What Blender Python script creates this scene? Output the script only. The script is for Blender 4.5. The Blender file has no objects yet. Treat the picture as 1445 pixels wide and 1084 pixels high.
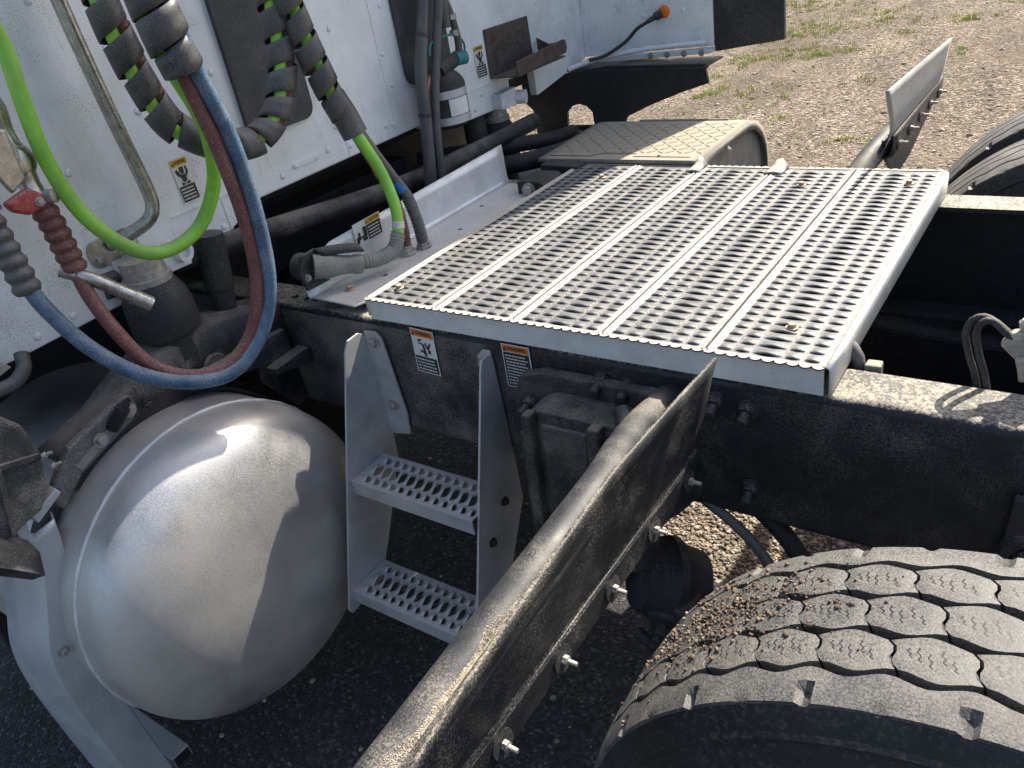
import bpy, bmesh, math, random
import numpy as np
from mathutils import Vector, Matrix, Quaternion

# ------------------------------------------------------------------ camera, world, sun, exposure
scene = bpy.context.scene
col = scene.collection
random.seed(7)
rng = np.random.default_rng(7)

CAM_POS = Vector((1.163, -1.0, 0.609))
RIGHT = Vector((0.816, 0.555, -0.161)).normalized()
FWD = Vector((-0.553, 0.668, -0.498)).normalized()
UP = RIGHT.cross(FWD).normalized()
RIGHT = FWD.cross(UP).normalized()
cam_data = bpy.data.cameras.new("camera")
cam_data.sensor_width = 36.0
cam_data.lens = 1129.9 / 1445 * 36.0
cam_data.clip_start = 0.02
cam_data.clip_end = 500
cam = bpy.data.objects.new("camera", cam_data)
col.objects.link(cam)
rot = Matrix((RIGHT, UP, -FWD)).transposed()
cam.matrix_world = Matrix.Translation(CAM_POS) @ rot.to_4x4()
scene.camera = cam

SUN_K, SUN_EL = 0.20, 48.0
az = math.atan2(SUN_K, 1.0)
el = math.radians(SUN_EL)
SUN_DIR = Vector((math.sin(az) * math.cos(el), math.cos(az) * math.cos(el), math.sin(el)))
world = bpy.data.worlds.new("World")
scene.world = world
world.use_nodes = True
wn = world.node_tree.nodes
sky = wn.new("ShaderNodeTexSky")
sky.sky_type = 'NISHITA'
sky.sun_disc = False
sky.dust_density = 3.0
sky.ozone_density = 0.4
sky.sun_elevation = el
sky.sun_rotation = az
bg = wn["Background"]
bg.inputs["Strength"].default_value = 0.105
world.node_tree.links.new(sky.outputs[0], bg.inputs["Color"])
sun = bpy.data.lights.new("sun", 'SUN')
sun.energy = 5.0
sun.angle = math.radians(0.53)
sun.color = (1.0, 0.93, 0.80)
sun_o = bpy.data.objects.new("sun", sun)
sun_o.rotation_euler = (-SUN_DIR).to_track_quat('-Z', 'Y').to_euler()
sun_o.location = SUN_DIR * 20
col.objects.link(sun_o)
vs = scene.view_settings
vs.view_transform = 'Standard'
vs.look = 'None'
vs.gamma = 1.0
vs.exposure = 1.02
vs.use_curve_mapping = False
scene.cycles.max_bounces = 8
scene.cycles.use_denoising = True

GZ = -1.01            # ground level (z = 0 is the top of the deck plate)

# ------------------------------------------------------------------ materials
MATS = {}


def mat(name, base, rough=0.5, metal=0.0, var=0.15, vscale=30.0, dust=None, dust_amt=0.0, dust_up=0.0, dscale=60.0,
        dsoft=0.12, bump=0.0, bscale=200.0, spec=0.5, streak=None, dcoarse=6.0, coat=0.0, up_lo=0.35, up_hi=0.97, xgrad=None, cw=0.35, relief=False):
    """Principled surface: base colour with low-contrast variation, plus dry dust (a material of its own) that lies in specks
    everywhere (dust_amt) and more on faces that point up (dust_up)."""
    if name in MATS:
        return MATS[name]
    m = bpy.data.materials.new(name)
    m.use_nodes = True
    nt = m.node_tree
    N, L = nt.nodes, nt.links
    p = N["Principled BSDF"]
    tc = N.new("ShaderNodeTexCoord")
    co = tc.outputs["Object"]

    def noise(scale, detail=4, rough_=0.6, vec=None):
        n = N.new("ShaderNodeTexNoise")
        n.inputs["Scale"].default_value = scale
        n.inputs["Detail"].default_value = detail
        n.inputs["Roughness"].default_value = rough_
        L.new(vec if vec is not None else co, n.inputs["Vector"])
        return n.outputs["Fac"]

    def math_(op, a, b, clamp=False):
        n = N.new("ShaderNodeMath")
        n.operation = op
        n.use_clamp = clamp
        for i, v in enumerate((a, b)):
            if isinstance(v, (int, float)):
                n.inputs[i].default_value = v
            else:
                L.new(v, n.inputs[i])
        return n.outputs[0]

    def ramp(v, lo, hi, a=0.0, b=1.0):
        n = N.new("ShaderNodeMapRange")
        n.inputs[1].default_value = lo
        n.inputs[2].default_value = hi
        n.inputs[3].default_value = a
        n.inputs[4].default_value = b
        L.new(v, n.inputs[0])
        return n.outputs[0]

    def mix(f, a, b):
        n = N.new("ShaderNodeMix")
        n.data_type = 'RGBA'
        for sock, v in ((n.inputs[0], f), (n.inputs[6], a), (n.inputs[7], b)):
            if isinstance(v, (int, float)):
                sock.default_value = v
            elif isinstance(v, tuple):
                sock.default_value = (*v, 1.0)
            else:
                L.new(v, sock)
        return n.outputs[2]

    lo = tuple(max(0, c * (1 - var)) for c in base)
    hi = tuple(min(1, c * (1 + var)) for c in base)
    c = mix(ramp(noise(vscale, 3), 0.35, 0.65), lo, hi)
    r = rough
    rsock = ramp(noise(vscale * 0.7, 3), 0.3, 0.7, max(0.05, rough - 0.08), min(1, rough + 0.1))
    if streak is not None:
        scol, samt, sscale = streak
        mp = N.new("ShaderNodeMapping")
        mp.inputs["Scale"].default_value = (1.0, 1.0, 0.18)
        L.new(co, mp.inputs["Vector"])
        sm = ramp(noise(sscale, 5, 0.7, mp.outputs[0]), 0.62 - 0.12 * samt, 0.80, 0.0, samt)
        c = mix(sm, c, scol)
    mask = None
    if dust is not None:
        fine = noise(dscale, 6, 0.72)
        coarse = noise(dcoarse, 3, 0.6)
        thr = 0.72 - 0.34 * dust_amt
        g = N.new("ShaderNodeNewGeometry")
        sep = N.new("ShaderNodeSeparateXYZ")
        L.new(g.outputs["Normal"], sep.inputs[0])
        upm = ramp(sep.outputs[2], up_lo, up_hi, 0.0, dust_up * 0.5)
        v = math_('ADD', math_('ADD', fine, math_('MULTIPLY', math_('SUBTRACT', coarse, 0.5), cw)), upm)
        if relief:
            # pressed-up metal is rubbed clean, the flats between keep their dust
            at = N.new("ShaderNodeAttribute")
            at.attribute_name = "relief"
            v = math_('SUBTRACT', v, ramp(at.outputs["Fac"], 0.05, 0.30, 0.0, 0.42))
        if xgrad is not None:
            sx = N.new("ShaderNodeSeparateXYZ")
            L.new(co, sx.inputs[0])
            v = math_('ADD', v, ramp(sx.outputs[0], *xgrad))
        mask = ramp(v, thr - dsoft, thr + dsoft)
        d2 = mix(ramp(noise(dscale * 1.7, 4), 0.35, 0.65), tuple(x * 0.78 for x in dust), dust)
        c = mix(mask, c, d2)
        mm = N.new("ShaderNodeMapRange")
        mm.inputs[3].default_value = 0.0
        mm.inputs[4].default_value = 1.0
        L.new(mask, mm.inputs[0])
        ro = N.new("ShaderNodeMix")
        ro.data_type = 'FLOAT'
        L.new(mask, ro.inputs[0])
        L.new(rsock, ro.inputs[2])
        ro.inputs[3].default_value = 0.95
        rsock = ro.outputs[0]
        if metal > 0:
            me_ = N.new("ShaderNodeMapRange")
            me_.inputs[3].default_value = metal
            me_.inputs[4].default_value = 0.0
            L.new(mask, me_.inputs[0])
            L.new(me_.outputs[0], p.inputs["Metallic"])
    else:
        p.inputs["Metallic"].default_value = metal
    L.new(c, p.inputs["Base Color"])
    L.new(rsock, p.inputs["Roughness"])
    p.inputs["Specular IOR Level"].default_value = spec
    p.inputs["Coat Weight"].default_value = coat
    if bump > 0:
        b = N.new("ShaderNodeBump")
        b.inputs["Strength"].default_value = bump
        b.inputs["Distance"].default_value = 0.002
        h = noise(bscale, 4, 0.65)
        if mask is not None:
            h = math_('ADD', h, math_('MULTIPLY', mask, 0.6))
        L.new(h, b.inputs["Height"])
        L.new(b.outputs[0], p.inputs["Normal"])
    MATS[name] = m
    return m


TAN = (0.62, 0.53, 0.41)
PALE = (0.56, 0.51, 0.42)
M_DECK = mat("dusty aluminium deck", (0.155, 0.158, 0.162), 0.5, 0.25, 0.25, 25, PALE, 0.14, 0.66, 260, 0.10, 0.20, 500, dcoarse=9, up_lo=0.75, up_hi=0.95, relief=True)
M_SKIRT = mat("matt aluminium skirt", (0.74, 0.735, 0.71), 0.55, 0.12, 0.08, 20, TAN, 0.20, 0.3, 400, 0.10, 0.15, 600)
M_ALU = mat("dull aluminium", (0.72, 0.735, 0.75), 0.38, 0.40, 0.10, 18, (0.60, 0.55, 0.47), 0.14, 0.42, 260, 0.16, 0.10, 500, dcoarse=7)
M_TANK = mat("brushed aluminium tank", (0.62, 0.62, 0.63), 0.27, 0.95, 0.08, 7, (0.56, 0.52, 0.45), 0.44, 0.0, 420, 0.36, 0.16, 560, dcoarse=3.0, cw=1.0, streak=((0.46, 0.45, 0.42), 0.8, 26))
M_GALV = mat("galvanised steel", (0.52, 0.56, 0.60), 0.42, 0.45, 0.06, 12, TAN, 0.16, 0.3, 240, 0.14, 0.2, 300)
M_STEEL = mat("worn steel bolt", (0.42, 0.41, 0.39), 0.5, 0.8, 0.25, 80, TAN, 0.25, 0.3, 300, 0.15, 0.2, 600)
M_PIPE = mat("dull steel pipe", (0.46, 0.445, 0.41), 0.26, 0.95, 0.2, 60, (0.42, 0.37, 0.29), 0.10, 0.1, 420, 0.12, 0.2, 500)
M_BLACK = mat("dusty black chassis paint", (0.014, 0.016, 0.021), 0.42, 0.0, 0.3, 40, (0.30, 0.27, 0.23), 0.18, 0.34, 380, 0.14, 0.5, 420, dcoarse=9, cw=0.8)
M_RAIL = mat("black rail paint with road dust", (0.013, 0.015, 0.021), 0.45, 0.0, 0.3, 40, (0.44, 0.40, 0.32), 0.02, 0.45, 200, 0.08, 0.4, 260, dcoarse=12)
M_RAILF = mat("black rail web paint", (0.014, 0.016, 0.021), 0.5, 0.0, 0.4, 30, (0.30, 0.275, 0.24), 0.34, 0.5, 420, 0.14, 0.8, 420, dcoarse=6, cw=0.8, xgrad=(0.25, 0.75, 0.07, -0.09),
              streak=((0.10, 0.09, 0.08), 0.5, 60))
M_DARK = mat("grimy black steel", (0.012, 0.013, 0.016), 0.6, 0.0, 0.3, 30, (0.13, 0.12, 0.10), 0.14, 0.25, 260, 0.12, 0.4, 350)
M_RUBBER = mat("black rubber", (0.022, 0.023, 0.025), 0.6, 0.0, 0.25, 40, (0.26, 0.24, 0.20), 0.17, 0.30, 380, 0.14, 0.3, 450)
M_FLAP = mat("black flap with splash dust", (0.018, 0.019, 0.022), 0.42, 0.0, 0.3, 20, (0.46, 0.41, 0.32), 0.13, 0.20, 380, 0.12, 0.4, 360, dcoarse=7, cw=0.6)
M_FARFLAP = mat("pale dusty flap", (0.33, 0.33, 0.32), 0.6, 0.0, 0.15, 30, (0.52, 0.49, 0.42), 0.36, 0.1, 260, 0.16, 0.2, 300, streak=((0.50, 0.47, 0.41), 0.6, 40))
M_CAST = mat("dusty black casting", (0.022, 0.022, 0.024), 0.55, 0.0, 0.3, 40, (0.24, 0.22, 0.185), 0.34, 0.30, 300, 0.18, 0.9, 200, dcoarse=14, cw=0.8)
M_LAD = mat("worn ladder aluminium", (0.52, 0.53, 0.54), 0.42, 0.45, 0.14, 14, (0.50, 0.46, 0.40), 0.22, 0.30, 420, 0.2, 0.10, 500, dcoarse=6, cw=0.6)
M_TUBE = mat("black powder coat", (0.020, 0.022, 0.027), 0.52, 0.0, 0.3, 30, (0.38, 0.34, 0.28), 0.04, 0.10, 520, 0.16, 0.12, 420, dcoarse=10, cw=0.6)
M_SAND = mat("pale sand", (0.40, 0.35, 0.27), 0.95, 0, 0.3, 80)
M_PLAST = mat("dusty black plastic", (0.04, 0.04, 0.042), 0.5, 0.0, 0.3, 20, (0.40, 0.365, 0.30), 0.22, 0.32, 380, 0.18, 0.15, 500, dcoarse=14, cw=0.8)
M_ARM = mat("grey cast arm", (0.16, 0.16, 0.165), 0.5, 0.5, 0.2, 30, TAN, 0.16, 0.25, 300, 0.12, 0.3, 400)
M_TYRE = mat("tyre rubber", (0.058, 0.059, 0.063), 0.5, 0.0, 0.25, 45, (0.34, 0.32, 0.28), 0.24, 0.12, 420, 0.18, 0.3, 500, dcoarse=14)
M_TYRES = mat("tyre sidewall rubber", (0.018, 0.018, 0.020), 0.6, 0.0, 0.25, 25, (0.16, 0.14, 0.12), 0.15, 0.2, 150, 0.12, 0.3, 260)
M_WRAP = mat("black spiral wrap", (0.030, 0.032, 0.036), 0.28, 0.0, 0.25, 40, (0.30, 0.285, 0.26), 0.26, 0.36, 520, 0.26, 0.08, 600, dcoarse=9)
M_GREEN = mat("green cable jacket", (0.24, 0.60, 0.035), 0.36, 0.0, 0.18, 18, (0.40, 0.42, 0.26), 0.24, 0.26, 420, 0.16, 0.10, 500)
M_RED = mat("faded red hose", (0.155, 0.048, 0.040), 0.5, 0.0, 0.2, 40, (0.40, 0.27, 0.23), 0.26, 0.3, 260, 0.14, 0.3, 500)
M_REDP = mat("bright red plastic", (0.36, 0.045, 0.04), 0.5, 0.0, 0.2, 60, (0.50, 0.38, 0.34), 0.22, 0.3, 220, 0.14, 0.2, 400)
M_BLUE = mat("blue hose", (0.028, 0.085, 0.165), 0.34, 0.0, 0.3, 30, (0.40, 0.43, 0.45), 0.33, 0.28, 480, 0.16, 0.2, 500, dcoarse=22)
M_BLUET = mat("blue tape", (0.02, 0.17, 0.62), 0.5)
M_WHITE = mat("white cab paint", (0.86, 0.88, 0.885), 0.38, 0.0, 0.06, 8, (0.20, 0.175, 0.15), 0.30, 0.15, 420, 0.06, 0.06, 300, dcoarse=9,
              streak=((0.42, 0.40, 0.36), 0.45, 60), coat=0.15)
M_PANEL = mat("dark textured panel", (0.055, 0.058, 0.062), 0.6, 0.0, 0.2, 25, (0.22, 0.20, 0.18), 0.25, 0.2, 240, 0.12, 0.3, 500)
M_RUST = mat("rusty brown steel", (0.085, 0.062, 0.050), 0.75, 0.1, 0.35, 40, (0.22, 0.18, 0.15), 0.30, 0.45, 120, 0.14, 0.4, 250)
M_DIAM = mat("dusty plastic box lid", (0.19, 0.185, 0.17), 0.6, 0.0, 0.2, 40, (0.38, 0.335, 0.26), 0.26, 0.62, 220, 0.12, 0.3, 300)
M_BOX = mat("grey box side", (0.24, 0.23, 0.21), 0.7, 0.0, 0.2, 30, (0.36, 0.33, 0.28), 0.36, 0.2, 160, 0.16, 0.3, 260, streak=((0.40, 0.36, 0.30), 0.5, 45))
M_DWHITE = mat("decal white", (0.78, 0.78, 0.76), 0.4, 0, 0.05, 60, (0.45, 0.42, 0.37), 0.22, 0.0, 300, 0.1)
M_DBLACK = mat("decal black", (0.02, 0.02, 0.022), 0.4, 0, 0.1, 60, (0.3, 0.28, 0.25), 0.12, 0.0, 400, 0.1)
M_DORANGE = mat("decal orange", (0.82, 0.24, 0.02), 0.4, 0, 0.08, 60, (0.5, 0.4, 0.3), 0.12, 0.0, 300, 0.1)
M_DYELLOW = mat("decal yellow", (0.80, 0.50, 0.03), 0.4, 0, 0.08, 60, (0.5, 0.45, 0.35), 0.12, 0.0, 300, 0.1)
M_TEAL = mat("teal cap", (0.01, 0.20, 0.19), 0.45)
M_COPPER = mat("tarnished copper", (0.33, 0.17, 0.10), 0.45, 0.7, 0.3, 60, TAN, 0.2, 0.2, 200)
M_AMBER = mat("amber lens", (0.9, 0.22, 0.01), 0.25)
M_TAPE = mat("pale tape", (0.62, 0.60, 0.56), 0.6, 0, 0.15, 80)
M_STONE = mat("gravel stone", (0.34, 0.29, 0.235), 0.9, 0, 0.5, 9, None, bump=0.5, bscale=300)
M_SOIL = mat("dry soil clods", (0.10, 0.072, 0.054), 0.95, 0, 0.6, 60, (0.42, 0.33, 0.25), 0.26, 0.1, 90, 0.1)
M_RUSTB = mat("rusty bolt head", (0.36, 0.22, 0.12), 0.8, 0.2, 0.3, 90, TAN, 0.35, 0.3, 300)


def stone_variation(m, a, b, scale):
    """per-stone colour: a Voronoi cell colour picked by position."""
    nt = m.node_tree
    N, L = nt.nodes, nt.links
    p = N["Principled BSDF"]
    tc = N.new("ShaderNodeTexCoord")
    v = N.new("ShaderNodeTexVoronoi")
    v.inputs["Scale"].default_value = scale
    L.new(tc.outputs["Object"], v.inputs["Vector"])
    sep = N.new("ShaderNodeSeparateColor")
    L.new(v.outputs["Color"], sep.inputs[0])
    r = N.new("ShaderNodeValToRGB")
    r.color_ramp.elements[0].color = (*a, 1)
    r.color_ramp.elements[1].color = (*b, 1)
    e = r.color_ramp.elements.new(0.55)
    e.color = (*[(x + y) * 0.42 for x, y in zip(a, b)], 1)
    L.new(sep.outputs[0], r.inputs[0])
    L.new(r.outputs[0], p.inputs["Base Color"])


stone_variation(M_STONE, (0.12, 0.094, 0.072), (0.48, 0.42, 0.345), 45)


def ground_material():
    m = bpy.data.materials.new("gravel yard")
    m.use_nodes = True
    nt = m.node_tree
    N, L = nt.nodes, nt.links
    p = N["Principled BSDF"]
    tc = N.new("ShaderNodeTexCoord")
    v = N.new("ShaderNodeTexVoronoi")
    v.inputs["Scale"].default_value = 58
    v2 = N.new("ShaderNodeTexVoronoi")
    v2.inputs["Scale"].default_value = 95
    n = N.new("ShaderNodeTexNoise")
    n.inputs["Scale"].default_value = 0.9
    n.inputs["Detail"].default_value = 6
    for t in (v, v2, n):
        L.new(tc.outputs["Object"], t.inputs["Vector"])
    sep = N.new("ShaderNodeSeparateColor")
    L.new(v.outputs["Color"], sep.inputs[0])
    r = N.new("ShaderNodeValToRGB")
    els = r.color_ramp.elements
    els[0].position, els[0].color = 0.0, (0.085, 0.065, 0.05, 1)
    els[1].position, els[1].color = 1.0, (0.56, 0.475, 0.38, 1)
    for pos, c in ((0.35, (0.175, 0.137, 0.102)), (0.75, (0.31, 0.25, 0.192))):
        e = els.new(pos)
        e.color = (*c, 1)
    L.new(sep.outputs[0], r.inputs[0])
    soil = N.new("ShaderNodeMapRange")
    soil.inputs[1].default_value = 0.42
    soil.inputs[2].default_value = 0.72
    soil.inputs[4].default_value = 0.75
    L.new(n.outputs["Fac"], soil.inputs[0])
    mx = N.new("ShaderNodeMix")
    mx.data_type = 'RGBA'
    L.new(soil.outputs[0], mx.inputs[0])
    L.new(r.outputs[0], mx.inputs[6])
    mx.inputs[7].default_value = (0.20, 0.155, 0.112, 1)
    n2 = N.new("ShaderNodeTexNoise")
    n2.inputs["Scale"].default_value = 2.6
    n2.inputs["Detail"].default_value = 7
    n2.inputs["Roughness"].default_value = 0.65
    mpg = N.new("ShaderNodeMapping")
    mpg.inputs["Scale"].default_value = (1.0, 0.35, 1.0)
    mpg.inputs["Rotation"].default_value = (0, 0, math.radians(62))
    L.new(tc.outputs["Object"], mpg.inputs["Vector"])
    L.new(mpg.outputs[0], n2.inputs["Vector"])
    pr = N.new("ShaderNodeMapRange")
    pr.inputs[1].default_value = 0.35
    pr.inputs[2].default_value = 0.68
    pr.inputs[3].default_value = 0.72
    pr.inputs[4].default_value = 1.22
    L.new(n2.outputs["Fac"], pr.inputs[0])
    vm = N.new("ShaderNodeVectorMath")
    vm.operation = 'SCALE'
    L.new(mx.outputs[2], vm.inputs[0])
    L.new(pr.outputs[0], vm.inputs["Scale"])
    L.new(vm.outputs[0], p.inputs["Base Color"])
    p.inputs["Roughness"].default_value = 0.95
    p.inputs["Specular IOR Level"].default_value = 0.2
    ad = N.new("ShaderNodeMath")
    L.new(v.outputs["Distance"], ad.inputs[0])
    L.new(v2.outputs["Distance"], ad.inputs[1])
    b = N.new("ShaderNodeBump")
    b.invert = True
    b.inputs["Strength"].default_value = 1.0
    b.inputs["Distance"].default_value = 0.018
    L.new(ad.outputs[0], b.inputs["Height"])
    L.new(b.outputs[0], p.inputs["Normal"])
    return m


M_GROUND = ground_material()


def grass_material():
    m = bpy.data.materials.new("grass blades")
    m.use_nodes = True
    nt = m.node_tree
    N, L = nt.nodes, nt.links
    p = N["Principled BSDF"]
    tc = N.new("ShaderNodeTexCoord")
    n = N.new("ShaderNodeTexNoise")
    n.inputs["Scale"].default_value = 7
    L.new(tc.outputs["Object"], n.inputs["Vector"])
    r = N.new("ShaderNodeValToRGB")
    r.color_ramp.elements[0].position = 0.35
    r.color_ramp.elements[0].color = (0.22, 0.30, 0.035, 1)
    r.color_ramp.elements[1].position = 0.68
    r.color_ramp.elements[1].color = (0.46, 0.37, 0.16, 1)
    e = r.color_ramp.elements.new(0.55)
    e.color = (0.34, 0.38, 0.07, 1)
    L.new(n.outputs["Fac"], r.inputs[0])
    L.new(r.outputs[0], p.inputs["Base Color"])
    p.inputs["Roughness"].default_value = 0.7
    return m


M_GRASS = grass_material()

# ------------------------------------------------------------------ helpers


def V(*a):
    return Vector(a)


def mesh(name, verts, faces, smooth=None):
    me = bpy.data.meshes.new(name)
    me.from_pydata([tuple(v) for v in verts], [], faces)
    me.validate()
    if smooth is not None:
        for p in me.polygons:
            p.use_smooth = True
        me.set_sharp_from_angle(angle=math.radians(smooth))
    me.update()
    return me


def tag(o, label=None, cat=None, group=None, kind=None):
    if label:
        o["label"] = label
    if cat:
        o["category"] = cat
    if group:
        o["group"] = group
    if kind:
        o["kind"] = kind
    return o


def thing(name, loc, label, cat, group=None):
    e = bpy.data.objects.new(name, None)
    e.empty_display_size = 0.05
    e.location = loc
    col.objects.link(e)
    return tag(e, label, cat, group)


def link(name, me, m, parent=None, matrix=None, bevel=0.0, seg=2, solid=0.0, label=None):
    """one mesh object; its vertices are in world space unless a matrix is given."""
    o = bpy.data.objects.new(name, me)
    col.objects.link(o)
    if m is not None and not me.materials:
        me.materials.append(m)
    if parent is not None:
        o.parent = parent
        root = parent
        t = Matrix.Identity(4)
        while root is not None:
            t = t @ Matrix.Identity(4)
            root = root.parent
        o.matrix_parent_inverse = world_of(parent).inverted()
    if matrix is not None:
        o.matrix_basis = matrix
    if solid:
        s = o.modifiers.new("solid", 'SOLIDIFY')
        s.thickness = solid
        s.offset = 0
    if bevel:
        b = o.modifiers.new("bevel", 'BEVEL')
        b.width = bevel
        b.segments = seg
        b.limit_method = 'ANGLE'
        b.angle_limit = math.radians(40)
    if label:
        o["label"] = label
    return o


def world_of(o):
    w = o.matrix_basis.copy()
    if o.type == 'EMPTY':
        w = Matrix.LocRotScale(o.location, o.rotation_euler, o.scale)
    if o.parent is not None:
        w = world_of(o.parent) @ o.matrix_parent_inverse @ w
    return w


def box_mesh(name, x0, x1, y0, y1, z0, z1):
    v = [(x, y, z) for x in (x0, x1) for y in (y0, y1) for z in (z0, z1)]
    f = [(0, 1, 3, 2), (4, 6, 7, 5), (0, 4, 5, 1), (2, 3, 7, 6), (0, 2, 6, 4), (1, 5, 7, 3)]
    return mesh(name, v, f)


def box(name, b, m, parent=None, bevel=0.003, **k):
    return link(name, box_mesh(name, *b), m, parent, bevel=bevel, **k)


def frames(pts):
    T = []
    n = len(pts)
    for i in range(n):
        T.append((pts[min(i + 1, n - 1)] - pts[max(i - 1, 0)]).normalized())
    a = V(0, 0, 1) if abs(T[0].z) < 0.9 else V(1, 0, 0)
    nrm = (a - T[0] * a.dot(T[0])).normalized()
    N = [nrm]
    for i in range(1, n):
        q = T[i - 1].rotation_difference(T[i])
        nrm = q @ nrm
        nrm = (nrm - T[i] * nrm.dot(T[i])).normalized()
        N.append(nrm)
    return T, N, [t.cross(k) for t, k in zip(T, N)]


def spline(ctrl, step=0.012):
    P = [Vector(c) for c in ctrl]
    P = [P[0] * 2 - P[1]] + P + [P[-1] * 2 - P[-2]]
    out = []
    for i in range(1, len(P) - 2):
        a, b, c, d = P[i - 1:i + 3]
        k = max(2, int((c - b).length / step))
        for j in range(k):
            t = j / k
            out.append(0.5 * ((2 * b) + (c - a) * t + (2 * a - 5 * b + 4 * c - d) * t * t + (3 * b - a - 3 * c + d) * t ** 3))
    out.append(P[-2])
    return out


def tube_mesh(name, pts, radius, sides=14, cap=True, smooth=50):
    """radius: a number or a function of (index, arc length)."""
    T, N, B = frames(pts)
    v, f = [], []
    s = 0.0
    for i, p in enumerate(pts):
        if i:
            s += (p - pts[i - 1]).length
        r = radius(i, s) if callable(radius) else radius
        for k in range(sides):
            a = 2 * math.pi * k / sides
            v.append(p + (N[i] * math.cos(a) + B[i] * math.sin(a)) * r)
    for i in range(len(pts) - 1):
        for k in range(sides):
            a, b = i * sides + k, i * sides + (k + 1) % sides
            f.append((a, b, b + sides, a + sides))
    if cap:
        f.append(tuple(reversed(range(sides))))
        f.append(tuple(range((len(pts) - 1) * sides, len(pts) * sides)))
    return mesh(name, v, f, smooth)


def tube(name, ctrl, r, m, parent=None, step=0.012, sides=14, curve=True, **k):
    pts = spline(ctrl, step) if curve and len(ctrl) > 2 else [Vector(c) for c in ctrl]
    return link(name, tube_mesh(name, pts, r, sides), m, parent, **k)


def ribbed(name, ctrl, r, depth, pitch, m, parent=None, step=0.0025, sides=14, **k):
    pts = spline(ctrl, step)

    def rad(i, s):
        w = 0.5 + 0.5 * math.cos(2 * math.pi * s / pitch)
        return r - depth * (1 - w ** 0.7)
    return link(name, tube_mesh(name, pts, rad, sides, smooth=80), m, parent, **k)


def lathe_mesh(name, prof, origin, axis, seg=48, smooth=35, closed=False):
    """prof: (distance along axis, radius) pairs."""
    axis = Vector(axis).normalized()
    a = V(0, 0, 1) if abs(axis.z) < 0.9 else V(1, 0, 0)
    u = (a - axis * a.dot(axis)).normalized()
    w = axis.cross(u)
    o = Vector(origin)
    v, f = [], []
    for d, r in prof:
        for k in range(seg):
            t = 2 * math.pi * k / seg
            v.append(o + axis * d + (u * math.cos(t) + w * math.sin(t)) * max(r, 1e-5))
    n = len(prof)
    for i in range(n - 1):
        for k in range(seg):
            p, q = i * seg + k, i * seg + (k + 1) % seg
            f.append((p, q, q + seg, p + seg))
    if not closed:
        f.append(tuple(reversed(range(seg))))
        f.append(tuple(range((n - 1) * seg, n * seg)))
    return mesh(name, v, f, smooth)


def lathe(name, prof, origin, axis, m, parent=None, seg=48, **k):
    return link(name, lathe_mesh(name, prof, origin, axis, seg), m, parent, **k)


def prism_mesh(name, poly, plane, d0, d1):
    """extrude a polygon. plane 'x': poly is (y,z) and d is x; 'y': (x,z); 'z': (x,y)."""
    def p3(a, b, d):
        return {'x': (d, a, b), 'y': (a, d, b), 'z': (a, b, d)}[plane]
    n = len(poly)
    v = [p3(a, b, d0) for a, b in poly] + [p3(a, b, d1) for a, b in poly]
    f = [tuple(range(n)), tuple(reversed(range(n, 2 * n)))]
    f += [(i, n + i, n + (i + 1) % n, (i + 1) % n) for i in range(n)]
    bm = bmesh.new()
    bv = [bm.verts.new(q) for q in v]
    for q in f:
        bm.faces.new([bv[i] for i in q])
    bmesh.ops.recalc_face_normals(bm, faces=bm.faces)
    big = [q for q in bm.faces if len(q.verts) > 4]
    bmesh.ops.triangulate(bm, faces=big)
    me = bpy.data.meshes.new(name)
    bm.to_mesh(me)
    bm.free()
    return me


def prism(name, poly, plane, d0, d1, m, parent=None, bevel=0.002, **k):
    return link(name, prism_mesh(name, poly, plane, d0, d1), m, parent, bevel=bevel, **k)


def sheet_mesh(name, rows, smooth=40):
    """grid surface from rows of points."""
    n = len(rows[0])
    v = [p for r in rows for p in r]
    f = [(i * n + j, i * n + j + 1, (i + 1) * n + j + 1, (i + 1) * n + j) for i in range(len(rows) - 1) for j in range(n - 1)]
    return mesh(name, v, f, smooth)


def orient(pos, axis, spin=0.0, s=1.0):
    q = Vector((0, 0, 1)).rotation_difference(Vector(axis).normalized())
    return Matrix.Translation(Vector(pos)) @ q.to_matrix().to_4x4() @ Matrix.Rotation(spin, 4, 'Z') @ Matrix.Scale(s, 4)


def bolt_mesh():
    """washer, hexagon head with a domed top: unit = 10 mm across flats, axis +Z."""
    v, f = [], []

    def ring(r, z, n, off=0.0):
        i0 = len(v)
        for k in range(n):
            a = 2 * math.pi * k / n + off
            v.append((r * math.cos(a), r * math.sin(a), z))
        return list(range(i0, i0 + n))
    a = ring(0.0085, 0.0, 18)
    b = ring(0.0085, 0.0016, 18)
    c = ring(0.0056, 0.0016, 18)
    for p, q in ((a, b), (b, c)):
        for k in range(18):
            f.append((p[k], p[(k + 1) % 18], q[(k + 1) % 18], q[k]))
    d = ring(0.0058, 0.0012, 6)
    e = ring(0.0058, 0.0062, 6)
    g = ring(0.0047, 0.0072, 6)
    for p, q in ((d, e), (e, g)):
        for k in range(6):
            f.append((p[k], p[(k + 1) % 6], q[(k + 1) % 6], q[k]))
    f.append(tuple(c))
    f.append(tuple(g))
    return mesh("bolt", v, f)


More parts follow.
